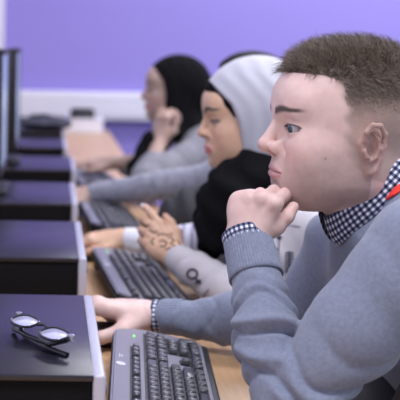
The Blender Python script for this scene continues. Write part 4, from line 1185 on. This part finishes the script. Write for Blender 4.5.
v, f = mesh_sdf(bagf, V(-.22, 4.45, PT - .01), V(.16, 4.88, PT + .08), .006, n=12); raw('bag_body', v, f, mat('bag_cloth', (.045, .045, .07), .8, bump=.5), bag)
tb = MB().tube([(-.06, -.10, .03), (-.02, -.06, .06), (.04, .0, .060), (.09, .05, .035)], .008); tb.build('handle', M_BLK, bag)

# ------------------------------------------------------------------ chairs
M_CH = mat('blue_fabric', (.02, .04, .32), .9, bump=.4, bscale=500); M_CHD = mat('dark_fabric', (.03, .03, .036), .9, bump=.4, bscale=500)
def make_chair():
    r = empty('office_chair', (0, 0, 0))
    MB().box((0, 0, .415), (.46, .46, .07), bev=.03, seg=4).build('seat', M_CH, r)
    def bf(p):
        q = p - np.array([.235, 0, .70], np.float32); q[:, 0] -= .35 * q[:, 1] ** 2 * -1
        return smax(ell(q, (0, 0, 0), (.036, .23, .27)), np.abs(q[:, 1]) - .20, .03)
    v, f = mesh_sdf(bf, V(.12, -.26, .40), V(.36, .26, 1.0), .008, n=12)
    local_mesh('backrest', [tuple(x) for x in v], [tuple(map(int, x)) for x in f], M_CH, r)
    MB().tube([(.05, 0, .37), (.25, 0, .37), (.29, 0, .45), (.29, 0, .62)], .014).build('back_bar', M_BLK, r)
    MB().cyl((0, 0, .09), (0, 0, .38), .025).build('column', M_GM, r)
    for k in range(5):
        a = 2 * PI * k / 5; e = (.27 * math.cos(a), .27 * math.sin(a))
        lg = MB().tube([(0, 0, .11), (e[0] * .6, e[1] * .6, .095), (e[0], e[1], .07)], [.024, .018, .014]).build('leg', M_BLK, r)
        MB().cyl((e[0], e[1] - .012, .028), (e[0], e[1] + .012, .028), .027).build('caster', M_BLK, lg)
    return r
ch = make_chair()
for i, (x, y, lab) in enumerate([(.80, 3.42, 'blue fabric office chair behind the woman in the black hijab'), (.80, 1.40, 'blue fabric office chair under the man, out of sight'), (.76, 2.08, 'blue fabric office chair under the pale-hijab woman'), (.84, 2.72, 'blue fabric office chair under the dark-haired person')]):
    o = ch if i == 0 else copy_tree(ch)
    o.location = (x, y, 0); o.scale = (1, 1, .87); o['label'] = lab; o['category'] = 'chair'; o['group'] = 'office chairs along the bench'
# coat added as dark cloth for the shaded torso below the man's arm
def shade_bundle(p):
    d = chain(p, [V(.40, 1.24, .67), V(.56, 1.26, .70), V(.70, 1.22, .64)], [.07, .09, .08], .05)
    d = smin(d, chain(p, [V(.42, 1.42, .69), V(.56, 1.44, .72), V(.66, 1.46, .66)], [.07, .09, .08], .05), .05)
    d = smin(d, chain(p, [V(.46, 1.22, .745), V(.62, 1.25, .76)], [.080, .11], .05), .05)
    return d - .006 * np.sin(p[:, 0] * 42 + p[:, 2] * 60 + 3 * np.sin(p[:, 1] * 14)) - .003 * np.sin(p[:, 0] * 90 - p[:, 2] * 50)
v, f = mesh_sdf(shade_bundle, V(.30, 1.08, .52), V(.84, 1.60, .86), .006)
shade_bundle_e = empty('shade_bundle', (.56, 1.36, .60)); tag(shade_bundle_e, 'charcoal grey coat bundled in the man\'s lap below his arm', 'shade_bundle')
raw('shade_bundle_cloth', v, f, mat('shade_bundle_dark', (.055, .052, .058), .9, bump=.5, bscale=500), shade_bundle_e)

# ------------------------------------------------------------------ ceiling lights
LCOL = (.93, .93, 1.0)
def lamps():
    n = 0
    fx0 = None
    for x, y in ((.3, .5), (1.3, 2.6), (1.3, 4.8), (3.3, .4), (3.3, 2.6), (3.3, 4.8)):
        if fx0 is None:
            fx0 = empty('ceiling_light', (x, y, 2.80)); r = fx0
            fm = MB()
            for c, d in (((0, -.30, -.01), (1.24, .03, .03)), ((0, .30, -.01), (1.24, .03, .03)), ((-.61, 0, -.01), (.03, .6, .03)), ((.61, 0, -.01), (.03, .6, .03))): fm.box(c, d)
            fm.build('frame', M_WHITE, r)
            MB().box((0, 0, -.006), (1.19, .57, .006)).build('diffuser', mat('light_panel', (1, 1, 1), .6, emit=3.), r)
        else: r = copy_tree(fx0)
        r.location = (x, y, 3.20); tag(r, 'white recessed ceiling light panel over the classroom, out of the picture', 'ceiling light', 'ceiling light panels')
lamps()
print('room', time.time() - T0)
EXPO=0.17;WORLD=.62
# ------------------------------------------------------------------ camera and light
cam = bpy.data.cameras.new('camera'); co = bpy.data.objects.new('camera', cam); SC.objects.link(co)
cam.sensor_width = 36; cam.sensor_fit = 'HORIZONTAL'; cam.lens = F * 36 / 400
cam.shift_x = (200 - VX) / 400; cam.shift_y = -(200 - VY) / 400
co.location = (0, 0, CAMZ)
co.rotation_euler = (Matrix.Rotation(PI / 2, 3, 'X') @ Matrix.Rotation(ROLL, 3, 'Z')).to_euler()
cam.clip_start = .05
cam.dof.use_dof = True; cam.dof.focus_distance = 1.345; cam.dof.aperture_fstop = 6.6; cam.dof.aperture_blades = 0
bpy.context.scene.camera = co
sc = bpy.context.scene
sc.view_settings.view_transform = 'Standard'; sc.view_settings.look = 'None'; sc.view_settings.gamma = 1; sc.view_settings.use_curve_mapping = False
sc.view_settings.exposure = EXPO
sc.cycles.use_denoising = True
w = bpy.data.worlds.new('World'); sc.world = w; w.use_nodes = True
w.node_tree.nodes['Background'].inputs[0].default_value = (.80, .83, 1, 1); w.node_tree.nodes['Background'].inputs[1].default_value = WORLD
def area(name, loc, size, power, col, target=None, sy=None):
    l = bpy.data.lights.new(name, 'AREA'); l.shape = 'RECTANGLE'; l.size = size; l.size_y = sy or size; l.energy = power; l.color = col
    o = bpy.data.objects.new(name, l); SC.objects.link(o); o.location = loc
    d = Vector(target if target is not None else (loc[0], loc[1], 0)) - Vector(loc)
    o.rotation_euler = d.to_track_quat('-Z', 'Y').to_euler(); return o
for x, y, pw in ((.3, .5, 36), (1.3, 2.6, 30), (1.3, 4.8, 36), (3.3, .4, 30), (3.3, 2.6, 34), (3.3, 4.8, 54)):
    area('ceiling_lamp', (x, y, 3.16), 1.15, pw, (.92, .92, 1.0), sy=.55)
